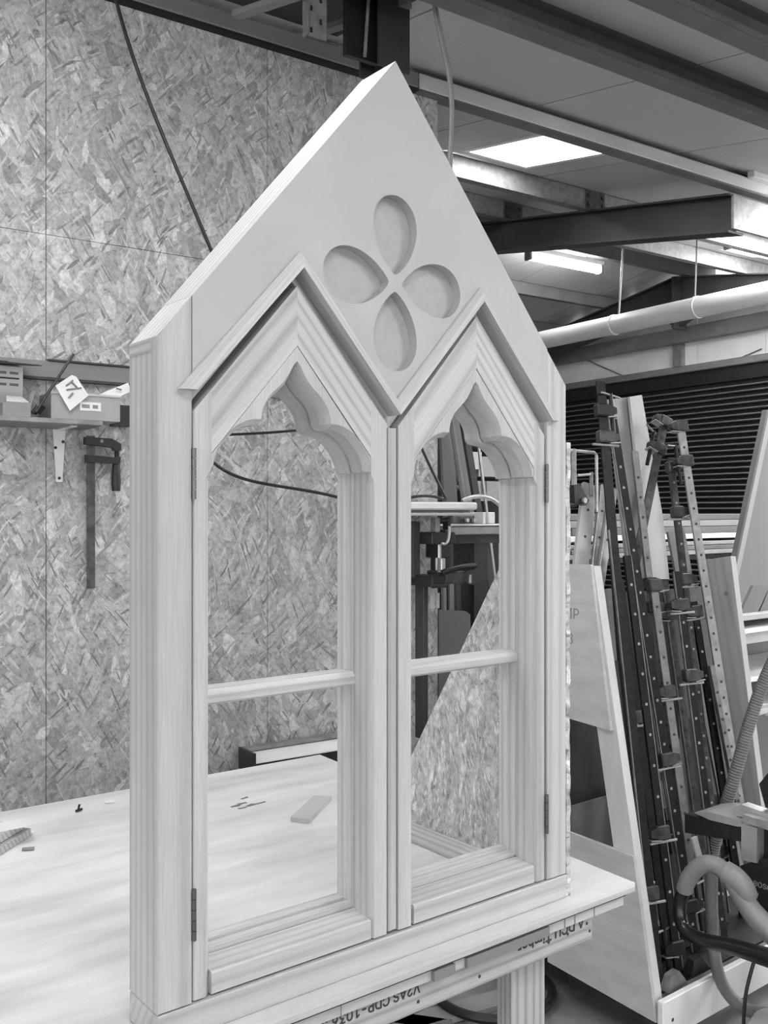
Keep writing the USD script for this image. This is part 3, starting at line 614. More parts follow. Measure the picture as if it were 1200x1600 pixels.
    for za, zb_ in ((.1035, .483), (.508, .86)):
        so('glass_pane', bx(xl + .0065, xr - .0065, .0862, .0898, za, zb_), PANE)
    so('glass_pane', prism([(xl + .0065, .8602), (xr - .0065, .8602), (xr - .0065, .905), (xa + .07, .99), (xa, 1.045), (xa - .07, .99), (xl + .0065, .905)], .0862, .0898), PANE)
    # butt hinges
    xh = xo0 - .0012 if hinge < 0 else xo1 + .0012
    for z in (.848, .182):
        ks = [cyl((xh, -.001, z - .039 + .0157 * k), (xh, -.001, z - .039 + .0157 * k + .0147), .0036, 12) for k in range(5)]
        hg = so('hinge', cat(*ks), BRASS)
        obj('hinge_leaf', bx(xh - .0004, xh + .0004, 0, .03, z - .039, z + .039), BRASS, sa, shift=S) if False else None
    return sa
sash(-.3900, -.0152, -.2026, -1)
sash(.0102, .3900, .2001, 1)
# gusset that holds the window upright, and its foot batten
t = thing('bracing_gusset', 'triangular strand board gusset bracing the window upright from behind', 'bracket')
rg = random.Random(4)
edge = [(1.318 + rg.uniform(-.0022, .0022), z) for z in np.linspace(1.683, .7505, 60)]
obj('gusset_board', prismx([(1.341, 1.683)] + edge + [(1.935, .7505)], 1.5135, 1.5255), OSB_GUSSET, t, 20)
obj('foot_batten', bx(1.468, 1.513, 1.422, 1.86, .7505, .779, .002), PINE_Y, t)
# ------------------------------------------------------------------ small things on the bench
def slab(name, label, c, pts, z0, z1, m): return tag(obj(name, prismz([tuple(q[:2]) for q in pts], z0, z1), m), label, c)
q = [PZ(*p, BZ + .012) for p in ((454, 1277), (483, 1280), (518, 1244), (490, 1243))]
slab('batten_offcut', 'small flat batten offcut lying on the bench beyond the left casement', 'wood offcut', q, BZ + .0005, BZ + .012, MDF)
a0, a1 = PZ(46, 1296, BZ + .02), PZ(-60, 1362, BZ + .02); d = (a1 - a0) / np.linalg.norm(a1 - a0); sd = np.array([-d[1], d[0], 0])
if sd[1] < 0: sd = -sd
for k, (zz, off, ln, lab) in enumerate(((0, .0, .02, 'lowest pine batten of the little stack at the left edge'), (0, .045, .05, 'second pine batten of the little stack, behind the lowest'), (.0205, .012, .0, 'upper pine batten resting on the little stack at the left edge'), (.0205, .052, -.03, 'rearmost upper pine batten of the left edge stack, palest'))):
    o = a0 + sd * (off + .02) - d * ln * .5; o[2] = BZ + .0105 + zz; e = o + d * .55
    tag(obj('batten', bar(o, e, .038, .019, (0, 0, 1), .001), PINE_X if k % 2 else TIMBER_X), lab, 'batten', 'battens stacked on the bench')
q = PZ(15, 1292, BZ + .042); tag(obj('paper_sheet', bx(q[0] - .09, q[0] + .05, q[1] - .02, q[1] + .05, BZ + .0405, BZ + .0412), PAPER), 'white scrap of paper lying on the batten stack', 'paper')
q = PZ(122, 1269, BZ); tag(obj('screw', cat(cyl(q + (0, 0, .004), q + (.004, 0, .020), .003, 8), cyl(q + (-.006, 0, .004), q + (.012, .004, .005), .0035, 8)), DARKSTEEL), 'small dark screw standing near the back edge of the bench', 'screw')
for p, c, lab in (((43, 1304), WHITE, 'tiny white chip at the end of the batten stack'), ((44, 1329), CARDDARK, 'tiny dark chip beside the batten stack'), ((172, 1255), WHITE, 'thin pale sliver near the back edge of the bench')):
    q = PZ(*p, BZ); tag(obj('wood_chip', bar(q + (-.012, .006, .004), q + (.012, -.006, .004), .010, .006, (0, 0, 1), .001), c), lab, 'wood chip')
rs = random.Random(3); ch = []
for k in range(10):
    q = PZ(395 + rs.uniform(-28, 22), 1255 + rs.uniform(-8, 8), BZ); th = rs.uniform(-.4, .4); ch.append(bar(q + (-.012 * math.cos(th), -.012 * math.sin(th), .0012), q + (.012 * math.cos(th), .012 * math.sin(th), .0012), .006, .0016, (0, 0, 1)))
tag(obj('wood_shavings', cat(*ch), CARDDARK), 'scatter of dark shavings on the bench beyond the left casement', 'shavings', None, 'stuff')
# white trunking on the wall behind the bench
a, b = BY(391, 1184, 3.1), BY(600, 1175, 3.1)
t = thing('white_trunking', 'bright white horizontal machine rail low behind the bench', 'rail')
obj('rail', b2w(prismx([(3.06, a[2] - .014), (3.13, a[2] - .014), (3.13, a[2] + .011), (3.095, a[2] + .011), (3.06, a[2] - .010)], a[0], b[0])), WHITE, t)
obj('top_lip', b2w(bx(a[0], b[0], 3.13, 3.17, a[2] + .012, a[2] + .026, .003)), GALVDULL, t)
obj('end_cap', b2w(bx(a[0] - .014, a[0] - .001, 3.05, 3.17, a[2] - .05, a[2] + .026, .002)), BLACKPLASTIC, t)
obj('lower_body', b2w(bx(a[0], b[0], 3.08, 3.15, .40, a[2] - .0125)), DARKSTEEL, t)
# ------------------------------------------------------------------ shelf on the wall
YS = 3.0
def SW(px, py, y=YS): return BY(px, py, y)
zsh = SW(80, 657)[2]
t = thing('wall_shelf', 'narrow grey shelf on a white bracket fixed to the strand board', 'shelf')
x1 = SW(161, 660)[0]
obj('shelf_board', b2w(bx(x1 - 1.6, x1, YS, YW - .001, zsh - .009, zsh + .008, .003)), GALVDULL, t)
xb = SW(97, 700, 3.16)[0]
zb0 = BY(98, 753, 3.19)[2]
br = obj('bracket', b2w(cat(trimesh.convex.convex_hull(np.array([(xb + q * s, YW - d, z) for z, q in ((zb0, .010), (zsh - .010, .020)) for s in (-1, 1) for d in (.001, .008)])), bx(xb - .010, xb + .010, YS + .03, YW - .008, zsh - .013, zsh - .0095))), WHITE, t)
for (dx, zz) in ((.012, zsh - .05), (-.012, zsh - .07), (0, zb0 + .012)): obj('bracket_screw', b2w(cyl((xb + dx, YW - .0095, zz), (xb + dx, YW - .006, zz), .005, 10)), INK, br)
t = thing('wall_batten', 'grey timber batten on the wall just above the shelf', 'batten')
za, zb1 = BY(100, 566, 3.18)[2], BY(100, 592, 3.18)[2]
obj('board', b2w(bx(x1 - 1.4, x1 + .6, 3.178, YW - .001, zb1, za, .002)), RAILGREY, t)
obj('top_edge', b2w(bx(BY(75, 566, 3.175)[0], x1 + .6, 3.172, 3.199, za + .0005, za + .006)), INK, t)
obj('lower_edge', b2w(bx(x1 - 1.4, x1 + .6, 3.176, 3.199, zb1 - .007, zb1 - .0005)), INK, t)
# things on the shelf; positions along the shelf from the photograph
sx = lambda px, y=YS: SW(px, 640, y)[0]
zt0 = zsh + .0085
def cartonbox(name, label, xa, xb, y0, y1, z0, z1, m, parent=None):
    t = thing(name, label, 'box'); th = .003
    obj('front', b2w(bx(xa, xb, y0, y0 + th, z0, z1)), m, t); obj('back', b2w(bx(xa, xb, y1 - th, y1, z0, z1)), m, t)
    obj('side', b2w(bx(xa, xa + th, y0 + th, y1 - th, z0, z1)), m, t); obj('side', b2w(bx(xb - th, xb, y0 + th, y1 - th, z0, z1)), m, t)
    obj('base', b2w(bx(xa + th, xb - th, y0 + th, y1 - th, z0, z0 + th)), m, t); return t
xa, xb_ = sx(6), sx(50)
t = cartonbox('open_carton', 'small open cardboard box with raised white flap on the shelf', xa, xb_, YS + .012, YS + .115, zt0, zt0 + .042, CARDDARK)
obj('flap', b2w(trimesh.convex.convex_hull(np.array([(xa + .01, YS + .011, zt0 + .043), (xb_ - .004, YS + .011, zt0 + .043), (xa + .02, YS + .06, zt0 + .064), (xb_ - .016, YS + .06, zt0 + .064), (xa + .02, YS + .06, zt0 + .066), (xb_ - .016, YS + .06, zt0 + .066)]))), WHITE, t)
obj('contents', b2w(bx(xa + .004, xb_ - .004, YS + .02, YS + .11, zt0 + .004, zt0 + .035)), BLACKPLASTIC, t)
for s in (0, 1):
    xq = xa - .001 if s == 0 else xb_ + .001
    obj('flap', b2w(trimesh.convex.convex_hull(np.array([(xq, YS + .02, zt0 + .04), (xq, YS + .11, zt0 + .04), (xq + (.018 if s else -.05), YS + .03, zt0 + .085), (xq + (.018 if s else -.05), YS + .10, zt0 + .085), (xq + .002, YS + .02, zt0 + .04)]))), CARD, t)
t = thing('labelled_carton', 'pale labelled carton behind the open box at the left edge', 'box')
xa, xb_ = sx(-40, 3.12), sx(36, 3.12); za, zb1 = BY(20, 609, 3.12)[2], BY(20, 572, 3.12)[2]
cb = obj('box_body', b2w(bx(xa, xb_, 3.12, 3.172, zt0, zb1, .002)), PAPER, t)
obj('print', b2w(bx(xa, xb_ - .012, 3.119, 3.1199, (za + zb1) / 2 - .004, (za + zb1) / 2 + .001)), INK, cb)
for k, s_ in enumerate(('BLIM  50', 'SCREW 5 x 50')):
    zz = (za + zb1) / 2 + (.014 if k == 0 else -.022)
    obj('print', b2w(bx(xb_ - .085, xb_ - .05, 3.119, 3.1199, zz - .003, zz + .005)), INKGREY, cb); obj('print', b2w(bx(xb_ - .04, xb_ - .014, 3.119, 3.1199, zz - .003, zz + .005)), INKGREY, cb)
q = BY(0, 566, 3.10); t = thing('saw_blade', 'dark thin round saw blade lying on the labelled carton', 'blade')
obj('disc', b2w(lathe([(0, 0), (.115, 0), (.118, .001), (.115, .002), (0, .002)], (q[0], 3.085, zb1 + .0015), (0, -.12, 1), 40)), IRON, t)
obj('hub', b2w(lathe([(0, 0), (.02, 0), (.02, .006), (0, .006)], (q[0], 3.085, zb1 + .003), (0, -.12, 1), 20)), DARKSTEEL, t)
tag(obj('thin_rod', b2w(tube([BY(56, 644, 3.008), BY(115, 553, 3.008)], .0042, 8)), BLACKPLASTIC), 'thin dark rod leaning between the boxes on the shelf', 'rod')
q = SW(57, 646, YS + .03); tag(obj('bolt_handful', b2w(cat(*[cyl(q + (-.012 + .009 * k, .008 * (k % 2), 0), q + (.004 + .009 * k, .008 * (k % 2), .022), .006, 8) for k in range(3)])), DARKSTEEL), 'dark metal fittings at the foot of the leaning rod', 'fitting')
t = thing('plastic_tub', 'translucent plastic storage tub on the shelf with white label', 'tub')
xa, xb_ = sx(82), sx(168); zt1 = SW(100, 612)[2]; xb2 = sx(190)
T = lambda x0, x1, y0, y1, z0, z1: b2w(bx(x0, x1, y0, y1, z0, z1))
obj('front', T(xa, xb2, YS + .015, YS + .018, zt0, zt1), CLEARTUB, t); obj('back', T(xa, xb2, 3.150, 3.153, zt0, zt1), CLEARTUB, t)
obj('side', T(xa, xa + .003, YS + .018, 3.15, zt0, zt1), CLEARTUB, t); obj('side', T(xb2 - .003, xb2, YS + .018, 3.15, zt0, zt1), CLEARTUB, t)
obj('base', T(xa + .003, xb2 - .003, YS + .018, 3.15, zt0, zt0 + .003), CLEARTUB, t)
obj('contents', T(xa + .008, xb_ - .01, YS + .03, 3.14, zt0 + .004, zt0 + .045), CARDDARK, t)
obj('rim', T(xa - .003, xb2 + .003, YS + .011, YS + .015, zt1 - .006, zt1), PALEPLASTIC, t)
qa, qb = SW(127, 641), SW(160, 629); obj('label', T(qa[0], qb[0], YS + .0135, YS + .0148, qa[2] + .001, qb[2]), PAPER, t)
obj('print', T(qa[0] + .006, qa[0] + .03, YS + .0128, YS + .0134, qa[2] + .009, qb[2] - .008), INKGREY, t); obj('print', T(qa[0] + .04, qb[0] - .01, YS + .0128, YS + .0134, qa[2] + .009, qb[2] - .008), INKGREY, t)
def bag(name, label, pix, y, m, marks=()):
    P = [BY(px, py, y + dy) for (px, py, dy) in pix]; V = [q + (0, -.003, 0) for q in P] + [q + (0, .004, 0) for q in P]
    t = thing(name, label, 'packet'); obj('packet', b2w(trimesh.convex.convex_hull(np.array(V))), m, t)
    for (a, b) in marks: obj('print', b2w(tube([BY(*a, y - .0045), BY(*b, y - .0045)], .0028, 6)), INKGREY, t)
bag('paper_packet', 'white printed packet tilted out of the plastic tub', ((86, 603, 0), (112, 586, 0), (119, 589, 0), (138, 618, 0), (109, 642, 0)), YS + .006, PAPER, (((103, 603), (114, 594)), ((104, 609), (127, 606)), ((107, 622), (114, 614)), ((112, 597), (122, 607))))
bag('paper_packet', 'crumpled white bag hanging out at the right of the tub', ((138, 625, .02), (165, 612, 0), (200, 598, .03), (204, 612, .03), (188, 619, 0), (165, 624, 0)), YS + .04, PAPER, (((182, 607), (190, 609)),))
t = thing('black_case', 'black plastic case at the right end of the shelf', 'case')
obj('case_body', T(sx(186, 3.1), sx(215, 3.1), 3.156, 3.196, zt0 - .0, SW(190, 630, 3.1)[2], ), BLACKPLASTIC, t)
# F clamp hanging on the wall
t = thing('hanging_clamp', 'black and steel F clamp hanging on the wall under the shelf', 'clamp')
yc = 3.15
xq = BY(144, 700, yc)[0]; zq = BY(144, 686, yc)[2]; zl = BY(140, 920, yc)[2]
obj('bar', b2w(bx(xq - .013, xq + .013, yc + .01, yc + .018, zl, zq + .012, .001)), IRON, t)
xr_ = BY(187, 700, yc)[0]; dx = xr_ - xq
V = lambda pts, y0, y1: b2w(prism(pts, y0, y1))
obj('fixed_jaw', V([(xq - .022, zq + .006), (xq - .022, zq - .018), (xq + .02, zq - .020), (xr_ - .022, zq - .026), (xr_ - .016, zq - .036), (xr_ + .004, zq - .034), (xr_ + .004, zq - .012), (xr_ - .028, zq + .004)], yc - .004, yc + .024), BLACKPLASTIC, t)
obj('sliding_jaw', V([(xq - .018, zq - .052), (xq - .018, zq - .075), (xr_, zq - .080), (xr_ + .003, zq - .055), (xr_ - .02, zq - .058)], yc - .004, yc + .024), BLACKPLASTIC, t)
obj('spindle', b2w(cyl((xr_ - .006, yc + .01, zq - .11), (xr_ - .006, yc + .01, zq - .032), .008, 12)), DARKSTEEL, t)
obj('handle', b2w(lathe([(0, 0), (.014, 0), (.016, .03), (.013, .085), (.009, .092), (0, .092)], (xr_ - .009, yc + .01, BY(182, 767, yc)[2]), (0, 0, 1), 12)), BLACKPLASTIC, t)
obj('jaw_pin', b2w(cyl((xq + .03, yc - .007, zq - .006), (xq + .03, yc - .003, zq - .006), .006, 10)), GALVDULL, t)
# ------------------------------------------------------------------ clamp rack: an A frame on castors at the right
RX = 2.437
t = thing('clamp_rack', 'pale plywood A frame clamp rack standing right of the workbench', 'rack')
def yzx(px, py, x=RX): q = PX(px, py, x); return (q[1], q[2])
obj('leg', prismx([(1.762, .0), (1.842, .0), (2.088, 1.365), (2.008, 1.365)], RX + .001, RX + .036), PLY_LEG, t)
obj('leg', prismx([(2.72, .0), (2.80, .0), (2.30, 1.365), (2.22, 1.365)], RX + .001, RX + .036), PLY_LEG, t)
up_ = obj('upper_panel', prismx([yzx(927, 882), yzx(958, 1141), yzx(860, 1112), yzx(860, 881)], RX - .014, RX), PLY, t)
obj('lower_panel', prismx([yzx(994, 1337), yzx(1029, 1596), yzx(860, 1501), yzx(860, 1287)], RX - .014, RX), PLY, t)
qa = yzx(885, 968, RX - .0145)
for s_, (px, py) in (('MP', (885, 968)), ('18', (884, 1007))):
    q = PX(px + (22 if s_ == 'MP' else 18), py, RX - .0142); obj('pencil_mark', textm(s_, .034, (RX - .0142, q[1] + .075, q[2]), (0, -1, 0), (0, -.05, 1), .0005), INKGREY, up_)
q0 = PY(888, 1262, 2.13); obj('inner_panel', bx(RX + .04, RX + .62, 2.13, 2.142, .06, q0[2]), BOARDGREY, t)
obj('pale_stick', bar(PY(926, 1238, 2.30), PY(931, 1195, 2.30), .022, .012, (0, -1, 0)), BOARDMID, t)
obj('base_shelf', bx(RX + .037, RX + 2.0, 1.80, 2.74, .03, .05), PLY, t)
lip = obj('front_lip', bx(RX - .012, RX + 2.0, 1.735, 1.757, -.045, .075, .003), WHITE, t)
obj('lip_screw', cyl((RX + .035, 1.7345, .01), (RX + .035, 1.736, .01), .006, 10), INK, lip)
q = [LN(1000, 1500, 2.14), LN(1000, 925, 2.14)]
obj('back_board', trimesh.convex.convex_hull(np.array([(x, p[1] + d, p[2]) for p in q for d in (0, .012) for x in (RX + .04, RX + 1.35)])), RAFTER, t)  # added dark sheet for the gloom behind the clamps
obj('dark_tray', bx(RX + .04, RX + 1.95, 1.80, 2.09, .0505, .058), BLACKPLASTIC, t)  # added dark cover on the shelf, standing for dark clutter
for (x, y) in ((RX + .05, 1.80), (RX + .05, 2.72), (RX + 1.9, 1.80), (RX + 1.9, 2.72)):
    obj('castor', cyl((x - .012, y, FZ + .036), (x + .012, y, FZ + .036), .035, 16), BLACKPLASTIC, t); obj('castor_plate', bx(x - .025, x + .025, y - .03, y + .03, FZ + .072, .03), IRON, t)
def clamp(label, top, bot, c, wd, m, hole=None, jaws=(), edge=None, hs=.075, k=.17, name='sash_clamp', screw=True, kt=None):
    """A T bar clamp leaning in the rack: bar with coloured hole discs, castings at the given image heights, screw and tommy bar."""
    t = thing(name, label, 'clamp', 'clamps leaning in the rack'); p1, p0 = LN(*top, c, k), LN(*bot, c, k)
    p0s = p0
    if bot[1] > 1000: p0 = p1 + (p0 - p1) * (p1[2] - .0605) / (p1[2] - p0[2])     # down to the dark sheet
    s, n, a = frame(p1 - p0, (-.30, -.95, .17)); L = np.linalg.norm(p1 - p0); nn = n
    obj('bar', cat(bar(p0, p1, wd, .006, nn), bar(p0, p1, .007, .020, nn, no=-.0131)), m, t)
    if edge: obj('bar_edge', bar(p0, p1, .003, .008, nn, so=-wd / 2 if edge < 0 else wd / 2), GALVDULL, t)
    if hole is not None:
        hh = []
        for q in np.arange(.10, L - .03, hs):
            x = p1 - a * q; hh.append(cyl(x + nn * .0026, x + nn * .0042, .0052, 10))
        tag(obj('hole', cat(*hh), hole, t), None, None, None, 'stuff')
    for (y, kind, side) in jaws:
        f = (y - top[1]) / (bot[1] - top[1]); x = p0s + (p1 - p0s) * _persp(f, p1, p0s)
        jm = IRON if kind != 'black' else BLACKPLASTIC
        b_ = bar(x - a * .022, x + a * .022, wd + .020, .034, nn, .004)
        pl = trimesh.convex.convex_hull(np.array([x + s * side * q + a * h + nn * d for q, h0 in ((wd / 2, .022), (.050, .010)) for h in (-h0, h0) for d in (-.014, .014)]))
        jw = obj('jaw', cat(b_, pl), jm, t)
        obj('jaw_face', bar(x + s * side * .012 - a * .024, x + s * side * .053 - a * .020, .032, .004, a), GALV, jw)
        if kind in ('head', 'black') and screw:
            e = x + s * side * .038
            obj('screw', cyl(e - a * .09, e + a * .065, .0075, 10), DARKSTEEL, t)
            obj('tommy_bar', cyl(e + a * .06 - (s * .05 + nn * .02), e + a * .06 + s * .05 + nn * .02, .004, 8), GALVDULL, t)
        if kind == 'tail':
            obj('pin', cyl(x - a * .03 - s * .05 + nn * .006, x - a * .03 + s * .055 + nn * .006, .0045, 8), GALV, jw)
    return t
def _persp(f, p1, p0):      # share of the bar from p0 at which the image height falls
    d1 = p1[0] * _f[0] + p1[1] * _f[1]; d0 = p0[0] * _f[0] + p0[1] * _f[1]; g1 = 1 - f
    return g1 * d0 / (g1 * d0 + f * d1) if True else g1
HOLE_LIGHT, HD = GALV, INK  # pale discs stand for light showing through the holes
rj = random.Random(5)
clamp('tall black clamp with heavy head rising highest beside the window', (938, 597), (1012, 1530), 1.835, .036, DARKSTEEL, None, ((642, 'black', -1), (683, 'tail', -1), (1365, 'tail', 1)), None)
clamp('long black bar clamp with a row of bright holes, top behind the tall head', (957, 655), (1095, 1530), 1.88, .034, DARKSTEEL, HOLE_LIGHT, ((1186, 'tail', -1), (1415, 'black', -1)), 1)
clamp('black bar clamp beside the plywood leg with its top below the short pale bars', (957, 828), (1030, 1535), 1.80, .030, DARKSTEEL, None, ((1395, 'tail', 1),), 1)
clamp('black bar clamp with a bright left edge between two longer black ones', (980, 868), (1062, 1525), 1.825, .028, DARKSTEEL, HOLE_LIGHT, ((1300, 'tail', 1), (1480, 'black', 1)), -1, .1)
clamp('grey steel clamp with dark holes standing before the pale sheet', (992, 705), (1083, 1500), 1.93, .027, GALVDULL, HD, ((912, 'tail', -1), (948, 'head', -1)), None, .075, screw=False)
clamp('rusty clamp bar slanting the other way across the pale sheet', (1040, 652), (988, 905), 1.97, .034, IRON, HD, ((660, 'plain', 1), (702, 'head', 1)), None, .08)
clamp('bright galvanised clamp with dark holes, foremost before the shutter', (1062, 660), (1168, 1330), 1.90, .036, GALV, HD, ((666, 'plain', 1), (720, 'head', 1)), None, .06)
clamp('dull clamp bar just left of the bright galvanised one', (1048, 715), (1120, 1330), 1.95, .026, IRON, HOLE_LIGHT, ((730, 'plain', -1), (800, 'tail', -1), (905, 'tail', -1)), None, .08)
clamp('black clamp with white holes and bright edges in the middle of the rack', (1057, 893), (1125, 1420), 1.86, .030, DARKSTEEL, HOLE_LIGHT, ((945, 'tail', 1), (1055, 'tail', -1)), 1, .085)
clamp('mid grey clamp bar with worn block near its top, left of the white holed one', (1020, 905), (1092, 1440), 1.90, .030, GALVDULL, HD, ((915, 'plain', -1), (1080, 'tail', 1)), 1, .09)
clamp('grey clamp bar with pale strip, third left of the timber board', (1040, 915), (1112, 1440), 1.93, .028, IRON, HD, ((960, 'plain', 1),), 1, .09)
clamp('thin holed clamp bar forking right of the bright galvanised one', (1112, 1040), (1160, 1290), 1.895, .020, GALVDULL, HD, (), None, .05)
clamp('dark thin clamp bar deep in the rack below the worn block', (1075, 1000), (1140, 1460), 1.99, .022, DARKSTEEL, HOLE_LIGHT, ((1250, 'tail', -1), (1330, 'black', -1)), -1, .09)
clamp('plain black clamp bar squeezed between the plywood leg and the bright edged one', (968, 905), (1046, 1500), 1.90, .030, DARKSTEEL, None, ((1120, 'tail', 1),), None)
clamp('dark clamp bar low in the rack right of the bright edged one', (1003, 985), (1086, 1480), 1.95, .032, DARKSTEEL, None, ((1190, 'tail', -1), (1290, 'black', 1)), 1)
clamp('dark clamp bar standing just left of the thin forking bar', (1084, 940), (1146, 1330), 1.94, .030, DARKSTEEL, HOLE_LIGHT, ((955, 'tail', 1),), -1, .09)
for (a, b, lab) in (((905, 903), (921, 757), 'widest pale holed bar, left of three standing above the plywood panel'), ((922, 950), (943, 759), 'middle pale bar of three above the plywood panel'), ((934, 935), (958, 764), 'right pale bar of three above the plywood panel')):
    i = 0 if 'widest' in lab else 1; p0, p1 = LN(*a, 1.95 - .045 * ('right' in lab) - .02 * ('middle' in lab)), LN(*b, 1.95 - .045 * ('right' in lab) - .02 * ('middle' in lab))
    t = thing('pale_bar', lab, 'bar', 'pale bars above the rack panel'); obj('bar', bar(p0, p1, .058 if i == 0 else .030, .018, (-.3, -.95, .1), .002), BOARDPALE if i == 0 else GALV, t)
    s, n, a_ = frame(p1 - p0, (-.3, -.95, .1))
    for q in (.1, .2): obj('hole', cyl(p1 - a_ * q + n * .0085, p1 - a_ * q + n * .0098, .005, 10), INK, t)
t = thing('wire_clamp', 'thin steel quick clamp frame hooked beside the window edge', 'clamp')
Pk = lambda px, py: LN(px, py, 1.93)
obj('frame_rod', tube([Pk(884, 703), Pk(928, 707), Pk(932, 712), Pk(933, 800)], .006, 8), GALV, t)
obj('upright', tube([Pk(896, 702), Pk(897, 772)], .010, 8), GALVDULL, t); obj('cross_rod', tube([Pk(902, 743), Pk(924, 741)], .005, 8), GALV, t); obj('cross_rod', tube([Pk(924, 738), Pk(924, 775)], .007, 8), GALVDULL, t)
obj('lever', trimesh.convex.convex_hull(np.array([Pk(px, py) + (0, d, 0) for px, py in ((893, 758), (902, 756), (917, 782), (912, 790), (895, 787)) for d in (-.01, .01)])), DARKSTEEL, t)
obj('pivot', cyl(Pk(908, 782) + (0, -.02, 0), Pk(908, 782) + (0, -.01, 0), .010, 14), GALV, t)
obj('foot', tube([Pk(884, 790), Pk(900, 788)], .009, 8), DARKSTEEL, t)
# sheets and boards leaning in and behind the rack
def board(name, label, pts, c, th, m, k=.17, group=None, cat_='board'):
    P = [LN(px, py, c, k) for px, py in pts]; return tag(obj(name, trimesh.convex.convex_hull(np.array([q + (0, d, 0) for q in P for d in (0, th)])), m), label, cat_, group)
board('grey_sheet', 'flat grey sheet leaning behind the black holed clamp', ((950, 624), (985, 620), (1022, 905), (985, 915)), 2.06, .012, BOARDMID)
board('pale_sheet', 'pale wood sheet leaning behind the rusty slanting clamp, its top before the shutter', ((984, 620), (1003, 617), (1036, 808), (1046, 905), (1015, 905)), 2.04, .012, BOARDPALE)
board('ply_offcut', 'small pale plywood offcut standing just right of the rack leg', ((935, 921), (958, 920), (990, 1110), (960, 1112)), 1.87, .012, BOARDPALE)
board('dark_strip', 'short black strip standing beside the rack leg', ((958, 1034), (967, 1033), (990, 1200), (980, 1202)), 1.81, .012, DARKSTEEL)
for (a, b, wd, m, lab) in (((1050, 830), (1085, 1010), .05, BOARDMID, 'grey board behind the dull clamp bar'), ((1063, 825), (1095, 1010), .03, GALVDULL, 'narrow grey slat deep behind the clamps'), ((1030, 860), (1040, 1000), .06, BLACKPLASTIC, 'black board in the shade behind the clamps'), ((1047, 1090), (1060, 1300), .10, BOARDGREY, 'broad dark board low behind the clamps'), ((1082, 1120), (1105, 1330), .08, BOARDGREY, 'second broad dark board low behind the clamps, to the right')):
    p1, p0 = LN(*a, 2.075), LN(*b, 2.075); p0 = p1 + (p0 - p1) * (p1[2] - .07) / (p1[2] - p0[2])
    tag(obj('leaning_board', bar(p0, p1, wd, .014, (-.3, -.95, .1), .001), m), lab, 'board')
p1, p0 = LN(1125, 872, 1.98), LN(1172, 1262, 1.98)
t = thing('timber_board', 'knotty timber board with pale edge leaning at the right end of the rack', 'board')
s, n, a_ = frame(p1 - p0, (0, -1, .17))
obj('face', bar(p0, p1, .034, .115, (0, -1, .17), .002, no=-.0), TIMBER_LEAN, t)
obj('planed_edge', bar(p0, p1, .0345, .002, (0, -1, .17), no=.0586), BOARDPALE, t)  # one edge face coloured paler than the rest
x = p1 + (p0 - p1) * .15; obj('knot', cyl(x - s * .0172 + n * .02, x - s * .0182 + n * .02, .010, 12), CARDDARK, t) if s[0] > 0 else obj('knot', cyl(x + s * .0172 + n * .02, x + s * .0182 + n * .02, .010, 12), CARDDARK, t)
zs_ = PY(1150, 963, 2.45)[2] + .001
def sheet_pts(x0, x1, y, k=-.211):
    out = []
    for x in (x0, x1):
        a, b = PY(x, 640, y), PY(x + k * 265, 905, y); f = (a[2] - zs_) / (a[2] - b[2]); out += [a, a + (b - a) * f]
    return out
t = thing('leaning_sheet', 'large smooth grey panel leaning over to the right at the frame edge', 'panel')
obj('panel', trimesh.convex.convex_hull(np.array([q + (0, d, 0) for q in sheet_pts(1199, 1330, 2.79) for d in (0, .03)])), BOARDGREY, t)
obj('edge_strip', trimesh.convex.convex_hull(np.array([q + (0, d, 0) for q in sheet_pts(1199, 1206, 2.789) for d in (-.012, 0)])), BOARDMID, t)
# shelving at the right edge
t = thing('side_shelving', 'pale shelf unit at the right edge behind the timber board', 'shelf unit')
YSH = 2.45
def shelf_at(py0, py1, d0, d1, m, nm, px=1150): a, b = PY(px, py0, YSH), PY(px, py1, YSH); return obj(nm, bx(a[0], a[0] + 1.2, YSH + d0, YSH + d1, b[2], a[2], .002), m, t)
shelf_at(963, 972, 0, .4, BOARDPALE, 'shelf_board'); shelf_at(985, 993, 0, .4, WHITE, 'shelf_board'); shelf_at(994, 1011, .02, .04, BOARDPALE, 'apron')
shelf_at(1064, 1071, 0, .4, WHITE, 'shelf_board'); shelf_at(1118, 1126, 0, .4, BOARDPALE, 'shelf_board')
a = PY(1150, 963, YSH); obj('post', bx(a[0], a[0] + .04, YSH + .36, YSH + .40, FZ, a[2]), BOARDPALE, t); obj('post', bx(a[0] + 1.15, a[0] + 1.19, YSH + .0, YSH + .04, FZ, a[2] + .3), BOARDPALE, t)
obj('back_panel', bx(a[0] + .04, a[0] + 1.2, YSH + .405, YSH + .42, FZ, a[2] - .02), BOARDGREY, t)
for k, (px, lab) in enumerate(((1180, 'grey panel offcut on the top of the side shelving'), (1206, 'second grey panel offcut on the side shelving, cut by the frame edge'))):
    P = [PY(*q, YSH + .05) for q in ((px - 3, 915), (px + 24, 914), (px + 4, 962), (px - 24, 962))]
    tag(obj('panel_offcut', trimesh.convex.convex_hull(np.array([q + (0, d, 0) for q in P for d in (0, .015)])), BOARDGREY), lab, 'panel')
for k, (px, py) in enumerate(((1168, 984), (1190, 983))):
    q = PY(px, py, YSH + .06); tag(obj('wood_block', bx(q[0] - .03, q[0] + .04, q[1] - .02, q[1] + .02, q[2] - .0, q[2] + .022, .003), BOARDMID), ('left' if k == 0 else 'right') + ' small wood block between the two pale shelves at the right edge', 'wood block')
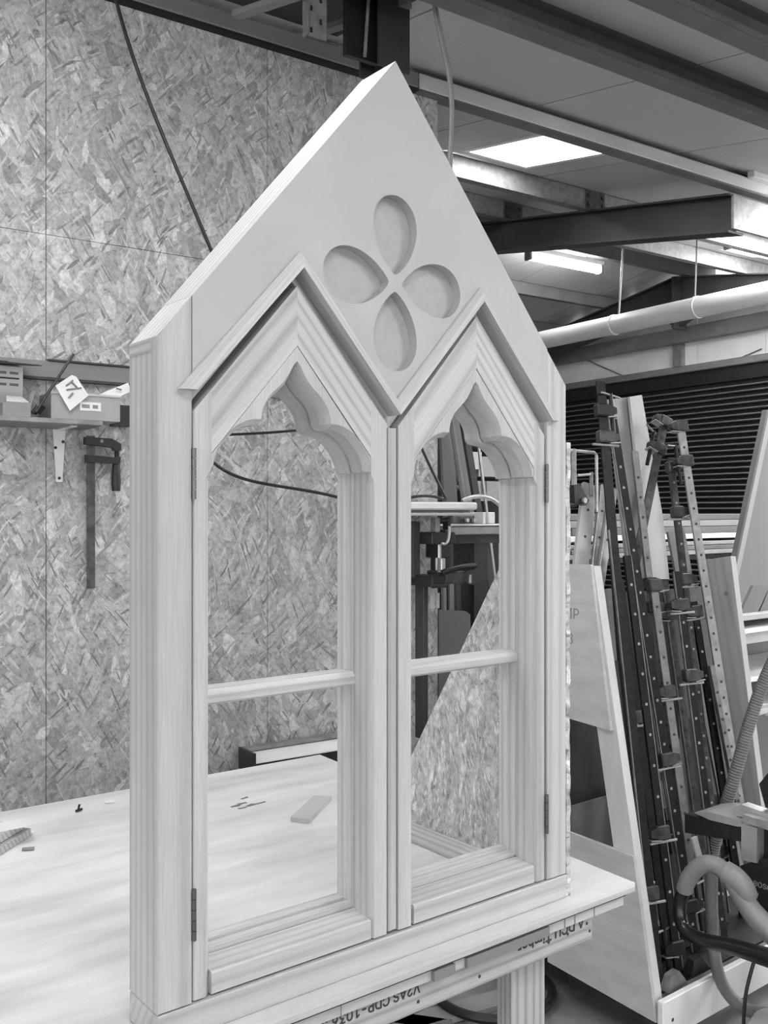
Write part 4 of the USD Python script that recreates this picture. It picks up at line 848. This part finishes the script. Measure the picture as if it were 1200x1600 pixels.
for k, (px, py) in enumerate(((1185, 1116), (1196, 1117))):
    q = PY(px, py, YSH + .06); tag(obj('wood_block', bx(q[0] - .03, q[0] + .05, q[1] - .02, q[1] + .02, q[2], q[2] + .05, .003), BOARDPALE), ('nearer' if k == 0 else 'farther') + ' pale offcut lying low on the side shelving', 'wood block')
# stacked planks beyond the rack
YT = 4.0
ra, rb = PY(880, 830, YT)[0], PY(1172, 830, YT)[0]
t = thing('plank_rack', 'white cross bar and posts carrying the stacked planks before the shutter', 'rack')
z0, z1 = PY(1100, 841, YT)[2], PY(1100, 833, YT)[2]
obj('cross_bar', bx(ra, rb, YT - .03, YT + .03, z0, z1, .004), WHITE, t)
for x in (ra + .2, rb - .02): obj('post', bx(x, x + .05, YT + .03, YT + .08, FZ, PY(1100, 803, YT)[2], .004), DARKSTEEL, t)
zl = PY(1100, 866, YT)[2]; obj('cross_bar', bx(ra, rb, YT - .03, YT + .03, zl - .03, zl - .001), DARKSTEEL, t)
for k, (y0, y1, m) in enumerate(((803, 812, BOARDGREY), (812.5, 822, BOARDMID), (822.5, 832.7, BOARDGREY), (845, 851, BOARDMID), (851.5, 858, BOARDGREY), (858.5, 865.5, BOARDMID))):
    a, b = PY(1100, y0, YT)[2], PY(1100, y1, YT)[2]; dx = (.0, .03, .05, .0, .04, .02)[k]
    tag(obj('plank', bx(ra + dx, rb - .02 - dx, YT - .028, YT + .02, b, a, .004), m), ('top', 'second', 'third', 'fourth', 'fifth', 'lowest')[k] + ' plank of the grey stack seen before the shutter', 'plank', 'planks stacked before the shutter')
# ------------------------------------------------------------------ mitre saw, hoses
MX = 2.72
t = thing('mitre_saw', 'mitre saw with black motor and aluminium fence at the lower right edge', 'mitre saw')
def hullx(pix, x0, x1):
    P = [PX(px, py, x0) for px, py in pix]; return trimesh.convex.convex_hull(np.array([q + (d, 0, 0) for q in P for d in (0, x1 - x0)]))
obj('base', hullx(((1070, 1272), (1157, 1293), (1157, 1315), (1070, 1301)), MX, MX + .10), BLACKPLASTIC, t)
obj('table', hullx(((1084, 1270), (1104, 1268), (1158, 1282), (1158, 1292), (1140, 1291), (1108, 1281)), MX + .0, MX + .16), ALU, t)
obj('fence', hullx(((1158, 1288), (1183, 1294), (1182, 1349), (1158, 1343)), MX - .01, MX + .03), ALU, t)
obj('slide_rail', hullx(((1146, 1263), (1158, 1257), (1262, 1292), (1262, 1308), (1150, 1274)), MX + .02, MX + .06), ALU, t)
obj('slide_rail', hullx(((1160, 1272), (1262, 1304), (1262, 1318), (1160, 1284)), MX - .012, MX + .018), GALV, t)
mb = obj('motor_housing', hullx(((1156, 1353), (1200, 1340), (1290, 1370), (1290, 1480), (1215, 1470), (1176, 1398)), MX + .0, MX + .16), BLACKPLASTIC, t)
obj('blade_guard', hullx(((1182, 1290), (1262, 1310), (1262, 1360), (1184, 1350)), MX + .03, MX + .10), DARKSTEEL, t)
q = PX(1177, 1383, MX - .0012); obj('lettering', textm('BOSCH', .0155, q, (0, -1, -.02), (0, 0, 1), .0006, True), GALV, mb)
q = PX(1169, 1375, MX - .0012); r = trimesh.creation.annulus(.0062, .0085, .0006, transform=trimesh.geometry.align_vectors((0, 0, 1), (-1, 0, 0))); r.apply_translation(q); obj('emblem', cat(r, bx(q[0] - .0003, q[0] + .0003, q[1] - .0012, q[1] + .0012, q[2] - .005, q[2] + .005)), GALVDULL, mb)
q = PX(1183, 1397, MX - .002); obj('button', cyl(q, q + (-.004, 0, 0), .005, 12), GALV, mb)
obj('stand_leg', bar(PX(1262, 1480, MX + .05), (2.80, PX(1262, 1480, MX + .05)[1], FZ), .05, .05, (0, -1, 0)), DARKSTEEL, t); obj('stand_leg', bar(PX(1285, 1440, MX + .05), (2.80, PX(1290, 1440, MX + .05)[1] - .3, FZ), .05, .05, (0, -1, 0)), DARKSTEEL, t)
q = PX(1200, 1238, MX + .1); obj('arm', hullx(((1186, 1225), (1230, 1170), (1262, 1190), (1240, 1262), (1196, 1262)), MX + .05, MX + .10), BLACKPLASTIC, t)
def path_(pts, x): return [PX(px, py, x + dx) for px, py, dx in pts]
t = thing('dust_hose', 'dust extraction hose with grey elbow and glossy black bend at lower right', 'hose')
obj('grey_elbow', tube(path_(((1290, 1430, .06), (1262, 1492, .0), (1200, 1452, -.03), (1160, 1402, -.06), (1135, 1364, -.08), (1110, 1349, -.09), (1087, 1358, -.10), (1070, 1390, -.10)), MX - .02), np.interp(np.linspace(0, 1, 50), [0, .45, .75, 1], [.036, .034, .026, .026]), 20, 50), GREYPLASTIC, t)
obj('black_bend', tube(path_(((1071, 1388, -.10), (1062, 1420, -.11), (1068, 1448, -.12), (1090, 1466, -.13), (1130, 1476, -.14), (1180, 1490, -.16), (1240, 1512, -.18), (1300, 1560, -.20), (1320, 1680, -.20)), MX - .02), np.interp(np.linspace(0, 1, 50), [0, .2, .4, .7, 1], [.022, .021, .024, .031, .031]), 20, 50), GLOSSBLACK, t)
obj('collar', tube(path_(((1133, 1362, -.08), (1152, 1375, -.07), (1166, 1400, -.05)), MX - .02), .034, 20, 10), GREYPLASTIC, t)
pts = path_(((1112, 1352, -.02), (1112, 1400, -.02), (1113, 1450, -.02), (1117, 1495, -.02), (1130, 1540, -.03), (1152, 1568, -.04), (1185, 1583, -.06), (1250, 1590, -.08)), MX)
tag(obj('flexible_hose', tube(pts, .0195, 16, 60), HOSEGREY), 'dull grey flexible hose falling behind the elbow and over the white lip', 'hose')
pts = path_(((1215, 1020, .10), (1196, 1060, .08), (1174, 1120, .05), (1157, 1180, .02), (1140, 1240, .0), (1126, 1285, .0), (1112, 1340, .0)), MX + .26)
n_ = 160; m_ = tube(pts, np.where(np.arange(n_) % 2 == 0, .0205, .0222), 14, n_)
tag(obj('ribbed_hose', m_, HOSEGREY), 'grey ribbed hose crossing in front of the timber board', 'hose')
tag(obj('power_cord', tube(path_(((1184, 1480, -.1), (1176, 1510, -.12), (1166, 1550, -.14), (1162, 1600, -.15), (1162, 1660, -.15)), MX), .0055, 8, 30), BLACKPLASTIC), 'thin black cord hanging below the black hose', 'cable')
q = PX(1222, 1610, 2.55); tag(obj('dust_drum', lathe([(0, FZ - q[2] + .001), (.10, FZ - q[2] + .001), (.10, -.06), (.095, -.01), (.075, .025), (.04, .04), (0, .043)], q, (0, 0, 1), 40), PALEPLASTIC), 'pale rounded drum top cut by the bottom right corner', 'drum')
q = LN(1090, 1312, 1.80); tag(obj('white_strip', bar(LN(1096, 1352, 1.80), LN(1084, 1308, 1.80), .020, .010, (-.3, -.95, .1)), WHITE), 'short white strip standing among the clamps above the elbow', 'strip')
# ------------------------------------------------------------------ seen through the right casement, beyond the end of the wall
def pane(name, label, pix, y, th, m, c='board', grp=None):
    P = [BY(px, py, y) for px, py in pix]; return tag(obj(name, b2w(trimesh.convex.convex_hull(np.array([q + (0, d, 0) for q in P for d in (0, th)]))), m), label, c, grp)
pane('leaning_board', 'black edged board leaning at the end of the strand board wall', ((684, 672), (690, 672), (704, 760), (768, 1300), (690, 1300), (684, 800)), 3.75, .02, RAFTER)
pane('leaning_board', 'wide grey board seen in the right arch, left of the pale edged one', ((686, 610), (700, 610), (760, 1310), (722, 1310)), 3.70, .02, BOARDMID)
pane('leaning_board', 'grey board with a pale edge in the right arch', ((698, 600), (718, 600), (838, 1330), (812, 1330)), 3.62, .03, BOARDMID)
pane('leaning_board', 'pale edge strip of the leaning grey board in the arch', ((697, 600), (700.5, 600), (817, 1330), (813.5, 1330)), 3.605, .02, BOARDPALE)
pane('leaning_board', 'black board leaning right of the pale edged one', ((712, 600), (721, 600), (842, 1330), (832, 1330)), 3.57, .02, RAFTER)
pane('thin_rod', 'thin pale rod standing in the right arch before the dark shelves', ((744, 670), (747, 670), (826, 1310), (823, 1310)), 3.75, .01, GALV, 'rod')
pane('leaning_board', 'pale slanting board under the machine table', ((742, 848), (756, 848), (830, 1320), (812, 1320)), 3.78, .02, BOARDMID)
pane('leaning_board', 'dark sheet behind the pale slanting board', ((716, 850), (742, 850), (810, 1310), (780, 1310)), 3.84, .02, BOARDGREY)
pane('grey_sheet', 'grey panel with a rounded corner low at the wall end', ((686, 953), (728, 955), (735, 960), (742, 1400), (686, 1400)), 3.24, .02, BOARDGREY, 'panel')
for (px, m, lab) in ((697, BOARDMID, 'narrow pale upright strip above the grey rounded panel'), (706, BOARDMID, 'second upright strip above the grey rounded panel'), (717, BOARDGREY, 'third upright strip above the grey rounded panel, darkest')):
    pane('upright_strip', lab, ((px - 4, 890), (px + 3, 890), (px + 8, 1380), (px + 1, 1380)), 3.40, .02, m, 'strip')
tag(obj('power_cord', b2w(tube([BY(699, 912, 3.35), BY(700, 960, 3.35), BY(701, 1000, 3.35), BY(700, 1120, 3.35)], .005, 8, 20)), BLACKPLASTIC), 'black cord hanging from the machine seen through the right casement', 'cable')
# dark shelving at the back
t = thing('back_shelving', 'dark storage shelving far behind, seen through the right arch', 'shelf unit')
xa, xb_ = BY(700, 700, 5.2)[0], BY(850, 700, 5.2)[0]
for py in (694, 722, 735, 760): a = BY(760, py, 5.2); obj('shelf_board', b2w(bx(xa, xb_, 5.2, 5.7, a[2] - .015, a[2] + .005)), BOARDMID, t)
obj('back_panel', b2w(bx(xa, xb_, 5.71, 5.73, FZ, 2.3)), BLACK, t)
for x in (xa, xb_ - .04): obj('post', b2w(bx(x, x + .04, 5.15, 5.2, FZ, 2.3)), RAFTER, t)
for k, (px, py, wd, h, m) in enumerate(((744, 733, .12, .12, BOARDPALE), (775, 745, .3, .14, BOARDMID), (745, 774, .2, .10, CARDDARK), (778, 783, .3, .14, CARDDARK), (742, 664, .10, .10, BOARDPALE), (745, 690, .1, .06, BOARDPALE))):
    q = BY(px, py, 5.15); tag(obj('storage_box', b2w(bx(q[0] - wd / 2, q[0] + wd / 2, 5.16, 5.19, q[2], q[2] + h)), m), ('pale small', 'wide brown toned', 'dark low', 'dark wide', 'topmost pale', 'second highest pale')[k] + ' box on the dark back shelving', 'box', 'boxes on the back shelving')
# white shelf and the clamped machine at the end of the wall
YM = 2.95
t = thing('white_shelf', 'white laminate shelf with a second board under it behind the right casement', 'shelf')
a, b = BY(606, 791, YM), BY(747, 791, YM)
obj('top_board', b2w(bx(a[0], b[0], YM, YW - .002, BY(700, 796.5, YM)[2], BY(700, 784.5, YM)[2], .006)), WHITE, t)
obj('gap_batten', b2w(bx(a[0], b[0] - .03, YM + .02, YW - .002, BY(700, 800.5, YM)[2], BY(700, 797, YM)[2])), BOARDGREY, t)
obj('lower_board', b2w(bx(a[0], b[0] - .015, YM, YW - .002, BY(700, 806, YM)[2], BY(700, 801, YM)[2], .003)), BOARDPALE, t)
t = thing('machine_table', 'grey metal machine table with bright top seen through the right casement', 'machine')
a, b = BY(686, 822, 3.30), BY(830, 822, 3.30)
obj('table_top', b2w(bx(a[0], b[0], 3.28, 3.54, BY(720, 822, 3.28)[2], BY(720, 820, 3.28)[2], .002)), WHITE, t)
obj('apron', b2w(bx(a[0] + .02, b[0], 3.29, 3.53, BY(720, 836, 3.28)[2], BY(720, 822.4, 3.28)[2], .004)), GALVDULL, t)
obj('under_frame', b2w(bx(a[0] + .05, b[0], 3.33, 3.52, BY(720, 850, 3.3)[2], BY(720, 836.4, 3.28)[2])), DARKSTEEL, t)
obj('leg', b2w(bx(b[0] - .3, b[0] - .22, 3.35, 3.5, FZ, BY(720, 850, 3.3)[2])), DARKSTEEL, t)
obj('scale_plate', b2w(bx(BY(707, 800, 3.27)[0], BY(742, 800, 3.27)[0], 3.27, 3.31, BY(720, 818, 3.27)[2], BY(720, 806, 3.27)[2], .003)), IRON, t)
for px in (728, 739): q = BY(px, 813, 3.265); obj('knob', b2w(cyl(q, q + (0, -.015, 0), .009, 12)), GALV, t)
tag(obj('white_block', b2w(bx(BY(763, 800, 3.45)[0], BY(774, 800, 3.45)[0], 3.45, 3.55, BY(768, 820, 3.28)[2] + .002, BY(768, 800, 3.45)[2], .004)), WHITE), 'white block standing on the machine table', 'block')
tag(obj('white_block', b2w(bx(BY(755, 800, 3.45)[0], BY(759, 800, 3.45)[0], 3.45, 3.55, BY(768, 820, 3.28)[2] + .002, BY(768, 800, 3.45)[2], .002)), WHITE), 'narrow white strip standing left of the white block', 'block')
tag(obj('bent_pipe', b2w(tube([BY(722, 783, 3.4), BY(738, 777, 3.4), BY(755, 776, 3.4), BY(770, 781, 3.4), BY(784, 794, 3.4), BY(792, 815, 3.4)], .010, 10, 30)), GALV), 'pale bent pipe arching over the machine table', 'pipe')
t = thing('drill_machine', 'black clamped drilling machine with steel spindle seen through the right casement', 'machine')
YD = 3.02
def blk(nm, x0, y0, x1, y1, ya, yb, m, c=.004): a, b = BY(x0, y0, YD), BY(x1, y1, YD); return obj(nm, b2w(bx(a[0], b[0], ya, yb, b[2], a[2], c)), m, t)
blk('column', 664, 815, 676, 905, 3.10, 3.18, RAFTER); blk('column', 705, 828, 715, 895, 3.06, 3.16, BLACKPLASTIC)
blk('head', 675, 832, 712, 850, YD, 3.15, BLACKPLASTIC); blk('head', 688, 850, 706, 872, YD + .01, 3.12, BLACKPLASTIC)
blk('chuck', 683, 850, 688, 873, YD - .01, YD + .0, ALU); blk('spindle', 685, 872, 692, 895, YD - .02, YD + .01, ALU); blk('grip', 679, 871, 682, 892, YD - .012, YD, GALV)
blk('vise', 668, 900, 690, 916, YD - .03, 3.14, DARKSTEEL); blk('vise', 690, 893, 722, 911, YD - .02, 3.12, IRON); blk('vise_screw', 664, 913, 690, 917, YD - .04, YD - .031, BLACKPLASTIC)
obj('lever', b2w(tube([BY(690, 895, YD - .02), BY(715, 888, YD - .03), BY(742, 884, YD - .03)], .012, 10, 12)), DARKSTEEL, t)
obj('knob', b2w(cyl(BY(737, 902, YD - .03), BY(737, 902, YD + .06), .030, 20)), BLACKPLASTIC, t); blk('pin', 726, 897, 730, 911, YD - .035, YD - .02, GALV)
obj('return_rod', b2w(tube([BY(702, 822, YD - .02), BY(701, 840, YD - .02), BY(698, 848, YD - .02), BY(690, 849, YD - .02)], .006, 8, 16)), GALV, t)
blk('upright_bar', 679, 808.5, 686, 832, YD - .01, YD + .03, GALVDULL); blk('post', 703, 808.5, 708, 828, YD + .01, YD + .05, BLACKPLASTIC); blk('arm', 688, 810, 703, 816, YD, YD + .04, BLACKPLASTIC)
blk('leaflet', 684, 922, 691, 952, YD + .05, YD + .052, PALEPLASTIC, 0); blk('leaflet', 694, 928, 699, 952, YD + .05, YD + .052, PALEPLASTIC, 0)
blk('stand', 676, 917, 684, 1160, 3.08, 3.14, RAFTER)
# ------------------------------------------------------------------ under the bench
rs = random.Random(11)
for k, (p, q, wd, lab) in enumerate(((( 640, 1596), (770, 1560), .09, 'pale board lying on the floor under the bench'), ((620, 1590), (690, 1600), .07, 'dark board lying under the bench nearest the lens'), ((590, 1600), (660, 1570), .06, 'third board lying on the floor under the bench'))):
    a, b = PZ(*p, FZ + .02), PZ(*q, FZ + .02); d = (b - a); tag(obj('floor_board', bar(a - d * .5, b + d * .2, wd, .02, (0, 0, 1), .002, no=-.009 + .021 * 0), BOARDMID if k == 0 else BOARDGREY), lab, 'board')
c = PZ(770, 1545, FZ + .03); th = np.linspace(0, 2 * math.pi, 50)
tag(obj('hose_coil', tube([c + (.20 * math.cos(q), .20 * math.sin(q), 0) for q in th], .016, 10), BLACKPLASTIC), 'black hose coiled on the floor under the bench', 'hose')

for k, (px, py, m, lab) in enumerate(((1052, 1408, GALV, 'bright cast shoe low among the clamps, highest of the loose ones'), (1040, 1425, IRON, 'rusty cast shoe low among the clamps'), (1078, 1478, IRON, 'cast shoe lying at the back of the rack base'), (1060, 1545, GALVDULL, 'grey cast shoe by the white lip of the rack'), (1095, 1520, DARKSTEEL, 'dark cast shoe lying right in the rack base'), (1030, 1500, DARKSTEEL, 'dark cast shoe lying left in the rack base'))):
    q = LN(px, py, 1.83 if py > 1470 else 1.80)
    if py > 1470: q = PZ(px, py, .062)
    P = [q + np.array(v) for v in ((-.05, 0, 0), (.05, 0, 0), (.05, .035, 0), (-.05, .035, 0), (-.03, .005, .045), (.012, .005, .05), (.012, .03, .05), (-.03, .03, .045), (.045, .01, .018))]
    if .075 < q[1] * 0 + q[2] and py < 1470: continue
    tag(obj('cast_shoe', trimesh.convex.convex_hull(np.array(P)), m), lab, 'clamp shoe', 'loose clamp shoes in the rack')
